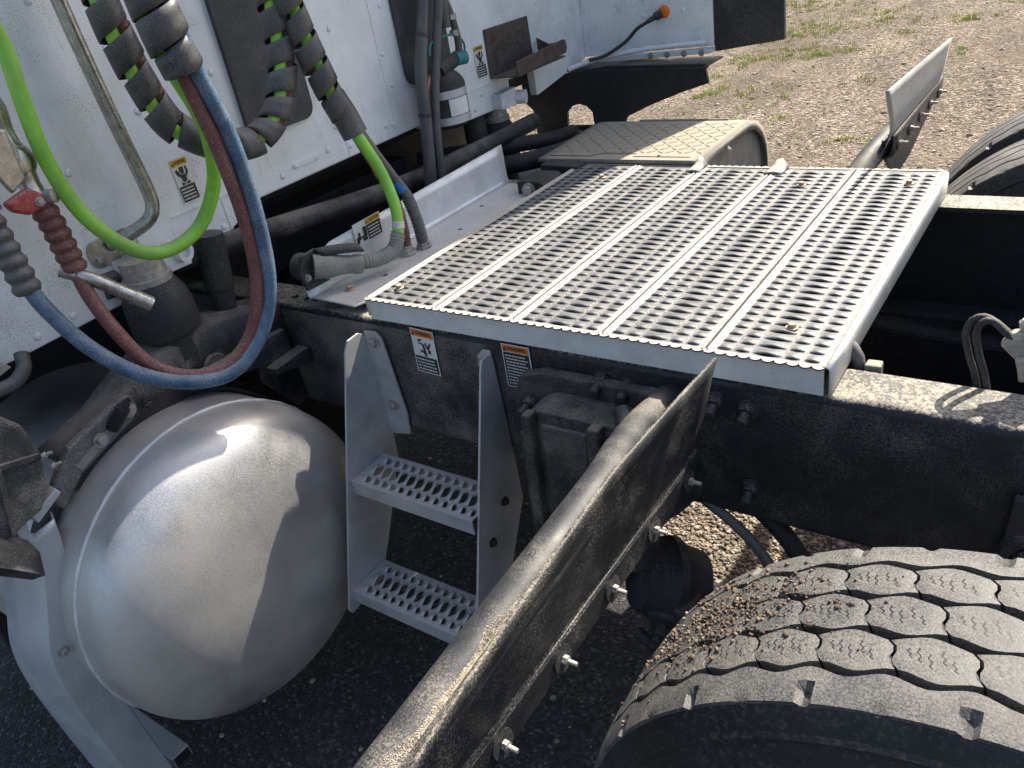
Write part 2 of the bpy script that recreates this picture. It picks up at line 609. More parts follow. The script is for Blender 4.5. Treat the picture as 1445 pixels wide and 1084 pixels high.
def stud_mesh(nut=True):
    """nut on a protruding threaded stud, axis +Z."""
    v, f = [], []

    def ring(r, z, n):
        i0 = len(v)
        for k in range(n):
            a = 2 * math.pi * k / n
            v.append((r * math.cos(a), r * math.sin(a), z))
        return list(range(i0, i0 + n))
    rs = [ring(0.0125, 0, 24), ring(0.0125, 0.003, 24), ring(0.0110, 0.0035, 24), ring(0.0100, 0.012, 24), ring(0.0085, 0.0135, 24), ring(0.0058, 0.0136, 24)]
    z = 0.0136
    for i in range(5):
        rs.append(ring(0.0064, z + 0.0015, 24))
        rs.append(ring(0.0055, z + 0.003, 24))
        z += 0.003
    rs.append(ring(0.0045, z + 0.001, 24))
    for p, q in zip(rs, rs[1:]):
        for k in range(24):
            f.append((p[k], p[(k + 1) % 24], q[(k + 1) % 24], q[k]))
    f.append(tuple(rs[-1]))
    return mesh("stud", v, f, 40)


def thin_stud_mesh():
    """hexagon nut and a short bolt end, axis +Z."""
    v, f = [], []

    def ring(r, z, n):
        i0 = len(v)
        for k in range(n):
            a = 2 * math.pi * k / n
            v.append((r * math.cos(a), r * math.sin(a), z))
        return list(range(i0, i0 + n))
    rs = [ring(0.0062, 0, 6), ring(0.0062, 0.006, 6), ring(0.0050, 0.0068, 6)]
    for p, q in zip(rs, rs[1:]):
        for k in range(6):
            f.append((p[k], p[(k + 1) % 6], q[(k + 1) % 6], q[k]))
    f.append(tuple(rs[-1]))
    ss = [ring(0.0032, 0.0060, 10), ring(0.0032, 0.0175, 10), ring(0.0026, 0.0185, 10)]
    for p, q in zip(ss, ss[1:]):
        for k in range(10):
            f.append((p[k], p[(k + 1) % 10], q[(k + 1) % 10], q[k]))
    f.append(tuple(ss[-1]))
    return mesh("thin_stud", v, f, 40)


ME_BOLT, ME_STUD, ME_TSTUD = bolt_mesh(), stud_mesh(), thin_stud_mesh()
BOLTS = {}


def bolt(parent, pos, axis, s=1.0, m=None, kind=ME_BOLT, name="bolt", spin=None):
    m = m or M_STEEL
    key = (kind.name, m.name)
    if key not in BOLTS:
        me = kind.copy()
        me.name = name
        me.materials.append(m)
        BOLTS[key] = me
    return link(name, BOLTS[key], None, parent, orient(pos, axis, random.uniform(0, 1) if spin is None else spin, s))


def rivet_shared():
    v, f = [], []
    prof = [(0.0062, 0.0), (0.0058, 0.0014), (0.0045, 0.0026), (0.0025, 0.0032)]
    for r, z in prof:
        for k in range(14):
            a = 2 * math.pi * k / 14
            v.append((r * math.cos(a), r * math.sin(a), z))
    for i in range(len(prof) - 1):
        for k in range(14):
            p, q = i * 14 + k, i * 14 + (k + 1) % 14
            f.append((p, q, q + 14, p + 14))
    f.append(tuple(range(42, 56)))
    me = mesh("rivet", v, f, 60)
    me.materials.append(M_WHITE)
    return me


ME_RIVET = rivet_shared()


def text_mesh(body, size, m, fit=None):
    cu = bpy.data.curves.new("lettering", 'FONT')
    cu.body = body
    cu.size = size
    cu.align_x = 'CENTER'
    cu.align_y = 'CENTER'
    cu.offset = size * 0.02
    o = bpy.data.objects.new("lettering_source", cu)
    col.objects.link(o)
    bpy.context.view_layer.update()
    me = bpy.data.meshes.new_from_object(o)
    bpy.data.objects.remove(o)
    if fit:
        w_ = max(q.co.x for q in me.vertices) - min(q.co.x for q in me.vertices)
        k = min(1.0, fit / w_)
        for q in me.vertices:
            q.co.x *= k
    me.materials.clear()
    me.materials.append(m)
    return me


def flat(polys, m, name="mark"):
    v, f = [], []
    for poly in polys:
        i = len(v)
        v += [(x, y, 0) for x, y in poly]
        f.append(tuple(range(i, i + len(poly))))
    me = mesh(name, v, f)
    me.materials.append(m)
    return me


def decal(parent, corner, right, down, w, h, word, head_col, layout, label):
    """a printed label: white backing, coloured header with its word, a pictogram and rows of fine print."""
    r, d = Vector(right).normalized(), Vector(down).normalized()
    n = r.cross(-d).normalized()
    M = Matrix((r, -d, n)).transposed().to_4x4()
    M.translation = Vector(corner)
    back = link("warning_decal", flat([[(0, 0), (0, -h), (w, -h), (w, 0)]], M_DWHITE, "warning_decal"), None, parent, M, label=label)

    def put(name, me, dz, at=(0, 0)):
        o = link(name, me, None, back)
        o.matrix_parent_inverse = Matrix.Identity(4)
        o.matrix_basis = Matrix.Translation((at[0], at[1], dz))
        return o

    def rect(x0, y0, x1, y1):
        return [(x0 * w, -y0 * h), (x0 * w, -y1 * h), (x1 * w, -y1 * h), (x1 * w, -y0 * h)]

    def print_rows(x0, x1, y0, y1, n, m):
        rows = []
        for i in range(n):
            yc = y0 + (y1 - y0) * (i + 0.5) / n
            t = (y1 - y0) / n * 0.20
            x = x0
            end = x1 - random.uniform(0, 0.12) * (x1 - x0)
            while x < end:
                l = random.uniform(0.05, 0.16) * (x1 - x0)
                rows.append(rect(x, yc - t, min(x + l, end), yc + t))
                x += l + 0.028 * (x1 - x0)
        put("fine_print", flat(rows, m, "fine_print"), 0.0012)
    if layout == "truck":
        put("header", flat([rect(0.44, 0.03, 0.97, 0.27)], head_col, "header"), 0.0006)
        put("lettering", text_mesh(word, h * 0.21, M_DBLACK, w * 0.40), 0.0012, (w * 0.75, -h * 0.15))
        put("hazard_triangle", flat([[(w * 0.455, -h * 0.23), (w * 0.53, -h * 0.23), (w * 0.492, -h * 0.07)]], M_DBLACK), 0.0012)
        put("text_block", flat([rect(0.46, 0.30, 0.97, 0.97)], M_DBLACK, "text_block"), 0.0006)
        print_rows(0.50, 0.93, 0.36, 0.92, 4, M_DWHITE)
        tr = [rect(0.05, 0.62, 0.14, 0.82), rect(0.12, 0.45, 0.20, 0.80), rect(0.20, 0.66, 0.44, 0.74), rect(0.31, 0.30, 0.44, 0.66)]
        for cx in (0.09, 0.30, 0.38):
            tr.append([(w * cx + 0.05 * w * math.cos(k * math.pi / 5), -h * 0.83 + 0.10 * h * math.sin(k * math.pi / 5)) for k in range(10)])
        put("pictogram", flat(tr, M_DBLACK, "pictogram"), 0.0009)
        return back
    top = 0.17
    put("header", flat([rect(0.03, 0.02, 0.97, top)], head_col, "header"), 0.0006)
    put("lettering", text_mesh(word, h * 0.125, M_DBLACK, w * 0.68), 0.0012, (w * 0.56, -h * (0.02 + top) / 2))
    put("hazard_triangle", flat([[(w * 0.06, -h * 0.145), (w * 0.20, -h * 0.145), (w * 0.13, -h * 0.045)]], M_DBLACK), 0.0012)
    if layout == "text":
        put("text_block", flat([rect(0.04, top + 0.015, 0.96, 0.975)], M_DBLACK, "text_block"), 0.0006)
        print_rows(0.10, 0.90, top + 0.05, 0.94, 10, M_DWHITE)
    else:
        put("text_block", flat([rect(0.04, 0.62, 0.96, 0.975)], M_DBLACK, "text_block"), 0.0006)
        print_rows(0.10, 0.90, 0.65, 0.95, 4, M_DWHITE)
        if layout == "fall":
            pg = [[(0.28, 0.22), (0.45, 0.22), (0.45, 0.25), (0.33, 0.26), (0.34, 0.31), (0.47, 0.31), (0.47, 0.34), (0.29, 0.34)],
                  [(0.42, 0.33), (0.52, 0.33), (0.56, 0.50), (0.47, 0.55)], [(0.30, 0.47), (0.55, 0.49), (0.53, 0.53), (0.32, 0.52)],
                  [(0.44, 0.54), (0.56, 0.50), (0.58, 0.60), (0.50, 0.60)], [(0.55, 0.30), (0.60, 0.27), (0.66, 0.38), (0.60, 0.42)],
                  [(0.62, 0.40), (0.78, 0.26), (0.81, 0.30), (0.67, 0.46)], [(0.64, 0.45), (0.76, 0.43), (0.76, 0.52), (0.66, 0.53)]]
        else:
            pg = [[(0.38, 0.20), (0.62, 0.20), (0.62, 0.29), (0.56, 0.36), (0.44, 0.36), (0.38, 0.29)],
                  [(0.12, 0.25), (0.24, 0.24), (0.46, 0.42), (0.42, 0.47), (0.18, 0.36)], [(0.70, 0.22), (0.80, 0.20), (0.84, 0.34), (0.66, 0.44), (0.60, 0.40), (0.72, 0.32)],
                  [(0.40, 0.37), (0.60, 0.37), (0.66, 0.50), (0.50, 0.56), (0.34, 0.50)], [(0.28, 0.53), (0.47, 0.57), (0.47, 0.60), (0.24, 0.60)],
                  [(0.72, 0.52), (0.53, 0.57), (0.53, 0.60), (0.78, 0.60)]]
        put("pictogram", flat([[(x * w, -y * h) for x, y in q] for q in pg], M_DBLACK, "pictogram"), 0.0009)
    return back


# ------------------------------------------------------------------ the setting
gs = 60
grid = [[(-150 + 300 * i / gs, -150 + 300 * j / gs, GZ) for i in range(gs + 1)] for j in range(gs + 1)]
ground = link("ground", sheet_mesh("ground", grid, None), M_GROUND)
tag(ground, "pale brown gravel yard under and behind the truck", "ground", kind="structure")


def ground_shade_material():
    m = bpy.data.materials.new("painted ground shade")  # near-black speckle that puts shade into the ground colour
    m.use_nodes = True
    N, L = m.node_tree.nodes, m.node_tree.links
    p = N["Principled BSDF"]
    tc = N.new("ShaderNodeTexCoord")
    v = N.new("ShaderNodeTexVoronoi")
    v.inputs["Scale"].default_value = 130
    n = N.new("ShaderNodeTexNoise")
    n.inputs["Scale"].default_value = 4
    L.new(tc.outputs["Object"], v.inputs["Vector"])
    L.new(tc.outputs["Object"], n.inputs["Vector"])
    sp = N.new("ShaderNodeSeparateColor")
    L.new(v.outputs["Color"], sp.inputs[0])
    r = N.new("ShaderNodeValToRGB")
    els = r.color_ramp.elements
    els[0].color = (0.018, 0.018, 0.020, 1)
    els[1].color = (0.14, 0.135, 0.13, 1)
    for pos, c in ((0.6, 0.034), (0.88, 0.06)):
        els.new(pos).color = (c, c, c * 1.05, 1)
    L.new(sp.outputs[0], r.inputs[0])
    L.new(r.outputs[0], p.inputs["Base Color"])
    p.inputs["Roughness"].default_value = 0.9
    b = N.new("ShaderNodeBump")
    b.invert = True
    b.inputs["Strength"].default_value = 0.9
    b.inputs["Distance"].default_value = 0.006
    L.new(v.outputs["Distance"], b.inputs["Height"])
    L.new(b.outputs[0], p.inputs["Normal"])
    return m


M_GSHADE = ground_shade_material()
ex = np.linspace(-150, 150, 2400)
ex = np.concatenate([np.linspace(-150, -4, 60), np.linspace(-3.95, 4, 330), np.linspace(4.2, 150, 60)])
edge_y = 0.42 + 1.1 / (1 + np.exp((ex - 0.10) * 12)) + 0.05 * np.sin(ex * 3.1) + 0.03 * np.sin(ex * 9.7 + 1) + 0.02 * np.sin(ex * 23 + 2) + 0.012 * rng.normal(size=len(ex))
shade_sheet = link("ground_shade", sheet_mesh("ground_shade", [[(x, -150, GZ + 0.006), (x, -2, GZ + 0.006), (x, y - 0.03, GZ + 0.006), (x, y, GZ + 0.0005)] for x, y in zip(ex, edge_y)], None), M_GSHADE)  # dark sheet added over the gravel to deepen the shade by the truck
tag(shade_sheet, "dark sheet with a ragged edge that paints in the shade under the near side of the truck", "ground_shade", kind="structure")


def icos():
    bm = bmesh.new()
    bmesh.ops.create_icosphere(bm, subdivisions=1, radius=1.0)
    v = np.array([x.co[:] for x in bm.verts])
    f = np.array([[q.index for q in t.verts] for t in bm.faces])
    bm.free()
    return v, f


ICO_V, ICO_F = icos()


def pebble_mesh(name, centres, sizes, squash=0.6):
    n = len(centres)
    k = len(ICO_V)
    sc = sizes[:, None] * np.stack([rng.uniform(0.7, 1.3, n), rng.uniform(0.7, 1.3, n), rng.uniform(0.4, 0.8, n) * squash / 0.6], 1)
    jit = rng.uniform(0.75, 1.2, (n, k, 1))
    a = rng.uniform(0, 2 * np.pi, n)
    P = ICO_V[None] * jit * sc[:, None, :]
    c, s = np.cos(a)[:, None], np.sin(a)[:, None]
    X = P[..., 0] * c - P[..., 1] * s
    Y = P[..., 0] * s + P[..., 1] * c
    P = np.stack([X, Y, P[..., 2]], -1) + centres[:, None, :]
    F = (ICO_F[None] + (np.arange(n) * k)[:, None, None]).reshape(-1, 3)
    me = bpy.data.meshes.new(name)
    P = P.reshape(-1, 3)
    me.vertices.add(len(P))
    me.vertices.foreach_set("co", P.ravel())
    me.loops.add(F.size)
    me.loops.foreach_set("vertex_index", F.ravel().astype(np.int32))
    me.polygons.add(len(F))
    me.polygons.foreach_set("loop_start", np.arange(0, F.size, 3, dtype=np.int32))
    me.update()
    me.validate()
    return me


# loose stones: dense under and beside the truck, thinning out over the yard behind it
n1, n2 = 7000, 16000
x1_ = rng.uniform(-1.1, 1.3, n1)
y1_ = rng.uniform(-1.0, 1.6, n1)
on_ = y1_ < 0.42 + 1.1 / (1 + np.exp((x1_ - 0.10) * 12))
kp_ = ~on_ | (rng.random(n1) < 0.10)
x1_, y1_, on_ = x1_[kp_], y1_[kp_], on_[kp_]
n1 = len(x1_)
c1 = np.stack([x1_, y1_, np.where(on_, GZ + 0.007, GZ + 0.001)], 1)
yy = 1.6 + 10 * rng.random(n2) ** 1.3
c2 = np.stack([-0.2 - 0.20 * yy + rng.uniform(-1, 1, n2) * (0.6 + 0.28 * yy), yy, np.full(n2, GZ + 0.001)], 1)
nb_ = 500
yb_ = 1.6 + 10 * rng.random(nb_) ** 1.3
cb_ = np.stack([-0.2 - 0.20 * yb_ + rng.uniform(-1, 1, nb_) * (0.6 + 0.28 * yb_), yb_, np.full(nb_, GZ + 0.002)], 1)
n3 = 9000
c3 = np.stack([rng.uniform(0.1, 1.3, n3), rng.uniform(0.42, 1.7, n3), np.full(n3, GZ + 0.001)], 1)
sz = np.concatenate([0.003 + 0.006 * rng.random(n1) ** 2.5, 0.003 + 0.007 * rng.random(n3) ** 2.5, 0.004 + 0.009 * rng.random(n2) ** 3.0, 0.012 + 0.014 * rng.random(nb_) ** 2])
gravel = link("gravel", pebble_mesh("gravel", np.concatenate([c1, c3, c2, cb_]), sz), M_STONE)
tag(gravel, "loose small stones scattered over the gravel yard", "gravel", kind="stuff")


def grass_mesh():
    spots = [(-1.55, 8.6, 0.40, 150), (-1.59, 7.56, 0.35, 170), (-0.98, 7.5, 0.22, 60), (-0.94, 8.95, 0.3, 80), (-1.72, 6.0, 0.20, 70),
             (-0.14, 8.79, 0.22, 90), (-2.02, 8.39, 0.30, 120), (-2.46, 10.8, 0.6, 260), (-1.24, 7.3, 0.18, 70), (-1.35, 6.0, 0.25, 45),
             (-1.85, 10.2, 0.5, 120), (-1.25, 9.5, 0.4, 70), (-1.07, 5.6, 0.2, 18), (-0.28, 4.53, 0.12, 20), (-0.9, 5.1, 0.2, 12),
             (0.23, 9.6, 0.3, 40), (-2.9, 11.5, 0.6, 200), (-1.9, 7.3, 0.3, 60), (-1.75, 9.1, 0.3, 80), (-0.5, 6.3, 0.15, 16),
             (0.0, 7.2, 0.12, 14), (-0.6, 8.2, 0.15, 24), (-2.1, 6.6, 0.2, 50), (-0.1, 11.0, 0.4, 60), (-1.0, 11.5, 0.6, 140), (-1.6, 5.0, 0.25, 25)]
    v, f = [], []
    for x, y, r, n in spots:
        tufts = [(x + random.gauss(0, r * 0.6), y + random.gauss(0, r * 0.55)) for _ in range(max(4, n // 4))]
        for tx, ty in tufts:
            for _ in range(16):
                bx, by = tx + random.gauss(0, 0.028), ty + random.gauss(0, 0.028)
                h = random.uniform(0.012, 0.042)
                a = random.uniform(0, 2 * math.pi)
                lean = random.uniform(0.2, 0.9) * h
                dx, dy = math.cos(a), math.sin(a)
                w = random.uniform(0.0018, 0.0035)
                i = len(v)
                v += [(bx - dy * w, by + dx * w, GZ), (bx + dy * w, by - dx * w, GZ),
                      (bx + dx * lean * 0.4 + dy * w * 0.8, by + dy * lean * 0.4 - dx * w * 0.8, GZ + h * 0.65),
                      (bx + dx * lean * 0.4 - dy * w * 0.8, by + dy * lean * 0.4 + dx * w * 0.8, GZ + h * 0.65), (bx + dx * lean, by + dy * lean, GZ + h)]
                f += [(i, i + 1, i + 2, i + 3), (i + 3, i + 2, i + 4)]
    # dry straw under the ladder
    return mesh("grass", v, f)


tag(link("grass", grass_mesh(), M_GRASS), "sparse green and straw coloured grass tufts in the gravel", "grass", kind="stuff")

# ------------------------------------------------------------------ frame rails and cross members
RT, RB = -0.052, -0.318        # top and bottom of the rails


def rail(y_out, sgn, x0, x1, label):
    """C-channel: web outside, flanges turned inwards. sgn=+1: inside lies towards +Y."""
    t = thing("frame_rail", (x0, y_out, RB), label, "frame rail", "frame rails of the truck")
    r, th, fl = 0.013, 0.009, 0.088
    prof = []
    for k in range(5):
        a = math.pi / 2 * k / 4
        prof.append((r - r * math.sin(a), RT - r + r * math.cos(a)))
    top = [(fl, RT)] + prof
    pts = []
    # top flange with its rounded outer edge
    n = len(top)
    rows = []
    xs = np.linspace(x0, x1, 60)
    for x in xs:
        rows.append([(x, y_out + sgn * a, b) for a, b in top])
    link("top_flange", sheet_mesh("top_flange", rows), M_RAIL, t, solid=-0.0)
    rows = [[(x, y_out, z) for z in np.linspace(RT - r, RB + r, 8)] for x in xs]
    link("web", sheet_mesh("web", rows), M_RAILF, t)
    bot = [(r - r * math.cos(a), RB + r - r * math.sin(a)) for a in np.linspace(0, math.pi / 2, 5)] + [(fl, RB)]
    rows = [[(x, y_out + sgn * a, b) for a, b in bot] for x in xs]
    link("bottom_flange", sheet_mesh("bottom_flange", rows), M_RAILF, t)
    inner = [(fl, RT - 0.0005), (fl, RT - th), (th, RT - th), (th, RB + th), (fl, RB + th), (fl, RB + 0.0005)]
    rows = [[(x, y_out + sgn * a, b) for a, b in inner] for x in (x0, x1)]
    link("inner_channel", sheet_mesh("inner_channel", rows, None), M_DARK, t)
    return t


near_rail = rail(0.008, 1, -0.9, 2.6, "near black frame rail with dusty top, running under the serrated deck plate")
far_rail = rail(0.882, -1, -2.0, 2.6, "far black frame rail with dusty top, at right beyond the deck plate")
for x, z in ((0.528, -0.095), (0.578, -0.098), (0.732, -0.093), (0.783, -0.097), (0.786, -0.250), (1.165, -0.235)):
    bolt(near_rail, (x, 0.008, z), (0.12, -1, -0.05), 1.45, M_BLACK, ME_STUD, "flange_nut")
for x in (-0.30, -0.265, -0.235, -0.205):
    pass
# holes in the flange end by the hose bracket read as dark plugs
for x in (-0.285, -0.245, -0.215):
    link("flange_hole", lathe_mesh("flange_hole", [(0, 0.008), (0.0006, 0.008)], (x, 0.045, RT + 0.0003), (0, 0, 1), 18), M_DBLACK, near_rail)

cm = thing("crossmember", (0.98, 0.44, -0.3), "black channel crossmember in the shade between the rails right of the deck", "crossmember")
box("web", (1.50, 1.512, 0.10, 0.79, -0.30, -0.075), M_DARK, cm)
box("flange", (1.42, 1.50, 0.10, 0.79, -0.083, -0.075), M_BLACK, cm)
box("gusset", (1.40, 1.50, 0.62, 0.78, -0.30, -0.292), M_DARK, cm)
ax = thing("drive_axle", (1.223, 0.44, -0.51), "black drive axle housing between the wheels under the rails", "axle")
lathe("axle_tube", [(0, 0.075), (0.35, 0.085), (0.52, 0.17), (0.62, 0.215), (0.74, 0.215), (0.84, 0.17), (1.0, 0.085), (1.37, 0.075)], (1.223, -0.25, -0.51), (0, 1, 0), M_DARK, ax)
lathe("pinion_nose", [(0, 0.17), (0.14, 0.12), (0.22, 0.08), (0.26, 0.095), (0.29, 0.06)], (1.06, 0.43, -0.46), (-1, 0, 0.15), M_DARK, ax, 28)
ds = thing("drive_shaft", (0.2, 0.43, -0.42), "black drive shaft running forward under the deck plate", "drive shaft")
lathe("shaft_tube", [(0, 0.05), (2.2, 0.05)], (0.78, 0.43, -0.42), (-1, 0, 0.04), M_DARK, ds, 24)
ta = thing("trailing_arm", (1.1, 0.83, -0.45), "black suspension arm below the far frame rail, in deep shade", "suspension arm")
prism("arm", [(0.45, -0.33), (0.75, -0.325), (1.30, -0.36), (1.80, -0.40), (1.80, -0.62), (1.20, -0.66), (0.70, -0.52), (0.45, -0.46)], 'y', 0.76, 0.86, M_DARK, ta, bevel=0.01)
lathe("air_bag", [(0, 0.10), (0.02, 0.12), (0.10, 0.125), (0.18, 0.12), (0.2, 0.10)], (1.62, 0.80, -0.40), (0, 0, 1), M_DARK, ta, 32)
gb = thing("gearbox", (-1.0, 0.43, -0.45), "black gearbox and beams in the deep shade under the cab", "gearbox")
lathe("housing", [(0, 0.10), (0.06, 0.19), (0.30, 0.24), (0.7, 0.28), (1.0, 0.30)], (-0.42, 0.43, -0.36), (-1, 0, 0), M_DARK, gb, 28)
box("light_blocker", (-0.80, -0.76, -0.70, 1.40, -0.85, 0.118), M_DARK, gb)  # dark wall added to block light and keep the gap under the cab black
box("mount_beam", (-0.72, -0.62, 0.05, 0.85, -0.12, 0.02), M_DARK, gb)

# dark cross tube under the cab that carries its rear suspension
cb = thing("cab_cross_tube", (-0.37, 0.4, 0.05), "black cross tube under the cab rear wall behind the aluminium hose bracket", "tube")
tube("tube", [(-0.40, -0.30, 0.115), (-0.385, 0.05, 0.085), (-0.365, 0.5, 0.04), (-0.36, 0.9, 0.03), (-0.36, 1.2, 0.03)], 0.026, M_BLACK, cb)
box("foot", (-0.42, -0.30, 0.815, 0.875, -0.05, 0.02), M_BLACK, cb)

# beam that runs out from the rail over the fuel tank and carries the near cab spring
be = thing("outrigger_beam", (-0.36, -0.3, -0.15), "dusty black outrigger beam above the fuel tank carrying the cab air spring", "beam")
rows = []
for t in np.linspace(0, 1, 16):
    y = 0.012 - 0.56 * t
    zt = -0.055 + 0.06 * math.sin(math.pi * min(1, t * 1.25)) * 0.6 - 0.16 * max(0, t - 0.55) ** 1.2
    zb = zt - 0.13 + 0.05 * t
    rows.append([(-0.40, y, zt - 0.004), (-0.398, y, zt), (-0.312, y, zt), (-0.305, y, zt - 0.008), (-0.300, y, zb)])
link("beam_shell", sheet_mesh("beam_shell", rows, 50), M_BLACK, be, solid=0.008)
prism("rib", [(-0.02, -0.10), (-0.02, -0.17), (-0.26, -0.115), (-0.26, -0.085)], 'x', -0.29, -0.27, M_BLACK, be)
prism("rib", [(0.0, -0.15), (0.0, -0.19), (-0.10, -0.17), (-0.10, -0.155)], 'x', -0.27, -0.235, M_BLACK, be)
prism("end_plate", [(0.006, -0.05), (0.006, -0.30), (-0.03, -0.31), (-0.10, -0.20), (-0.06, -0.06)], 'x', -0.312, -0.304, M_BLACK, be)
for p in ((-0.296, -0.05, -0.12), (-0.296, -0.12, -0.105), (-0.266, -0.05, -0.175), (-0.296, -0.36, -0.10)):
    bolt(be, p, (1, 0, 0), 1.3, M_BLACK, ME_BOLT)
lathe("bushing", [(0, 0.0), (0.004, 0.028), (0.01, 0.03), (0.014, 0.026), (0.014, 0.012)], (-0.296, -0.20, -0.10), (1, 0, 0), M_BLACK, be, 28)
lathe("pin", [(0, 0.013), (0.05, 0.013), (0.055, 0.009), (0.075, 0.004)], (-0.29, -0.445, -0.10), (0.5, 0.5, 0.7), M_DARK, be, 16)

# ------------------------------------------------------------------ deck plate
PW, DW = 0.1796, 0.865
COLS = [(0.026, 0.0125), (0.054, 0.0125), (0.091, 0.0225), (0.128, 0.0125), (0.156, 0.0125)]
ROWS, ROW0 = 35, 0.0125
PITCH = (DW - 2 * ROW0) / ROWS


def bumpf(x, cols=COLS):
    for c, w in cols:
        d = abs(x - c)
        if d < w:
            b = math.cos(math.pi * d / (2 * w)) ** 1.6
            return b * (1.0 if w > 0.017 else 0.74)
    return 0.0


def grip_mesh(name, width, length, rows, row0, cols, up=0.0047, down=0.0003, edge=True, axis=1):
    """serrated safety grating: slits across the plank with the sheet arched up behind each slit and dished down before it."""
    xs = set(np.round(np.linspace(0, width, 8), 5))
    for c, w in cols:
        n = 13 if w > 0.02 else 9
        xs |= set(np.round(np.linspace(c - w, c + w, n), 5))
    rib = [0.0, 0.002, 0.004, 0.009, 0.0115, 0.0135]
    for q in rib:
        xs.add(round(q, 5))
        xs.add(round(width - q, 5))
    xs = sorted(xs)
    # drop near-duplicates
    xs = [x for i, x in enumerate(xs) if i == 0 or x - xs[i - 1] > 0.0006]

    def base(x):
        d = min(x, width - x)
        if not edge:
            return 0.0
        return 0.0030 * math.exp(-((d - 0.0045) / 0.0032) ** 2) if d > 0.001 else 0.0
    pitch = (length - 2 * row0) / rows
    ts = [0.0, 0.3, 0.6, 0.85, 1.0]
    v, f = [], []
    nx = len(xs)

    def add_line(y, zf):
        i = len(v)
        for x in xs:
            v.append((x, y, base(x) + zf(x)))
        return i
    zero = lambda x: 0.0
    prev = None
    # leading flat
    a = add_line(0.0, zero)
    b = add_line(row0 * 0.45, zero)
    c = add_line(row0, lambda x: -down * bumpf(x, cols))
    for p, q in ((a, b), (b, c)):
        f += [(p + i, p + i + 1, q + i + 1, q + i) for i in range(nx - 1)]
    for r in range(rows):
        lines = []
        for t in ts:
            y = row0 + pitch * (r + t)
            last = r == rows - 1
            h = lambda x, t=t: bumpf(x, cols) * (up * (1 - t) ** 1.3 - (0 if last else down) * t ** 1.3)
            lines.append(add_line(y, h))
        for p, q in zip(lines, lines[1:]):
            f += [(p + i, p + i + 1, q + i + 1, q + i) for i in range(nx - 1)]
    a = add_line(length - row0 * 0.5, zero)
    b = add_line(length, zero)
    lines = [lines[-1], a, b]
    for p, q in zip(lines, lines[1:]):
        f += [(p + i, p + i + 1, q + i + 1, q + i) for i in range(nx - 1)]
    bm = bmesh.new()
    bv = [bm.verts.new(p) for p in v]
    for q in f:
        bm.faces.new([bv[i] for i in q])
    bmesh.ops.remove_doubles(bm, verts=bm.verts, dist=0.00005)
    bmesh.ops.recalc_face_normals(bm, faces=bm.faces)
    me = bpy.data.meshes.new(name)
    bm.to_mesh(me)
    bm.free()
    if me.polygons[0].normal.z < 0:
        me.flip_normals()
    at_ = me.attributes.new("relief", 'FLOAT', 'POINT')
    lo_x, hi_x = cols[0][0] - cols[0][1] * 0.6, cols[-1][0] + cols[-1][1] * 0.6
    at_.data.foreach_set("value", [max(bumpf(q.co.x, cols), 0.20 if lo_x < q.co.x < hi_x else 0.0) for q in me.vertices])
    for p in me.polygons:
        p.use_smooth = True
    me.set_sharp_from_angle(angle=math.radians(50))
    return me


deck = thing("deck_plate", (0.45, 0.43, RT), "pale aluminium serrated grip deck plate lying across both frame rails", "deck plate")
plank_me = grip_mesh("plank", PW, DW, ROWS, ROW0, COLS)
plank_me.materials.append(M_DECK)
for i in range(5):
    o = link("plank", plank_me, None, deck, Matrix.Translation((i * 0.18 + 0.0002, 0, random.uniform(-0.0006, 0.0006))))
    s = o.modifiers.new("solid", 'SOLIDIFY')
    s.thickness = 0.0026
    s.offset = -1


def toothed_strip(x0, x1, y, sgn):
    """the scalloped end of the planks: a thin sheet edge with round teeth."""
    n = 50
    p = (x1 - x0) / n
    top, bot = [], []
    for k in range(n):
        for j in range(8):
            u = j / 8
            d = 0.0078 * (math.sin(math.pi * u) ** 0.55)
            top.append((x0 + p * (k + u), y - sgn * d))
    top.append((x1, y))
    v = [(x, yy_, 0.0004) for x, yy_ in top] + [(x, y + sgn * 0.004, 0.0004) for x, _ in top]
    n_ = len(top)
    f = [(i, i + 1, n_ + i + 1, n_ + i) for i in range(n_ - 1)]
    return mesh("toothed_edge", v, f)


link("toothed_edge", toothed_strip(0.0, 0.898, 0.0, 1), M_DECK, deck, solid=0.0028)
link("toothed_edge", toothed_strip(0.0, 0.898, DW, -1), M_DECK, deck, solid=0.0028)
box("skirt", (0.002, 0.896, 0.0015, 0.0045, -0.0465, -0.0022), M_SKIRT, deck, bevel=0.0)
box("skirt", (0.002, 0.896, DW - 0.0045, DW - 0.0015, -0.0465, -0.0022), M_SKIRT, deck, bevel=0.0)
# right-hand flange with a rounded fold
prof = [(0.8985 + 0.006 * math.sin(a), 0.0006 - 0.006 + 0.006 * math.cos(a)) for a in np.linspace(0, math.pi / 2, 6)] + [(0.9045, -0.046)]
link("side_flange", sheet_mesh("side_flange", [[(x, y, z) for x, z in prof] for y in np.linspace(0.001, DW - 0.001, 12)]), M_SKIRT, deck, solid=0.0026)
prof = [(0.0 - 0.003 * math.sin(a), -0.003 + 0.003 * math.cos(a)) for a in np.linspace(0, math.pi / 2, 4)] + [(-0.003, -0.04)]
link("side_flange", sheet_mesh("side_flange", [[(x, y, z) for x, z in prof] for y in np.linspace(0.001, DW - 0.001, 12)]), M_SKIRT, deck, solid=0.0026)
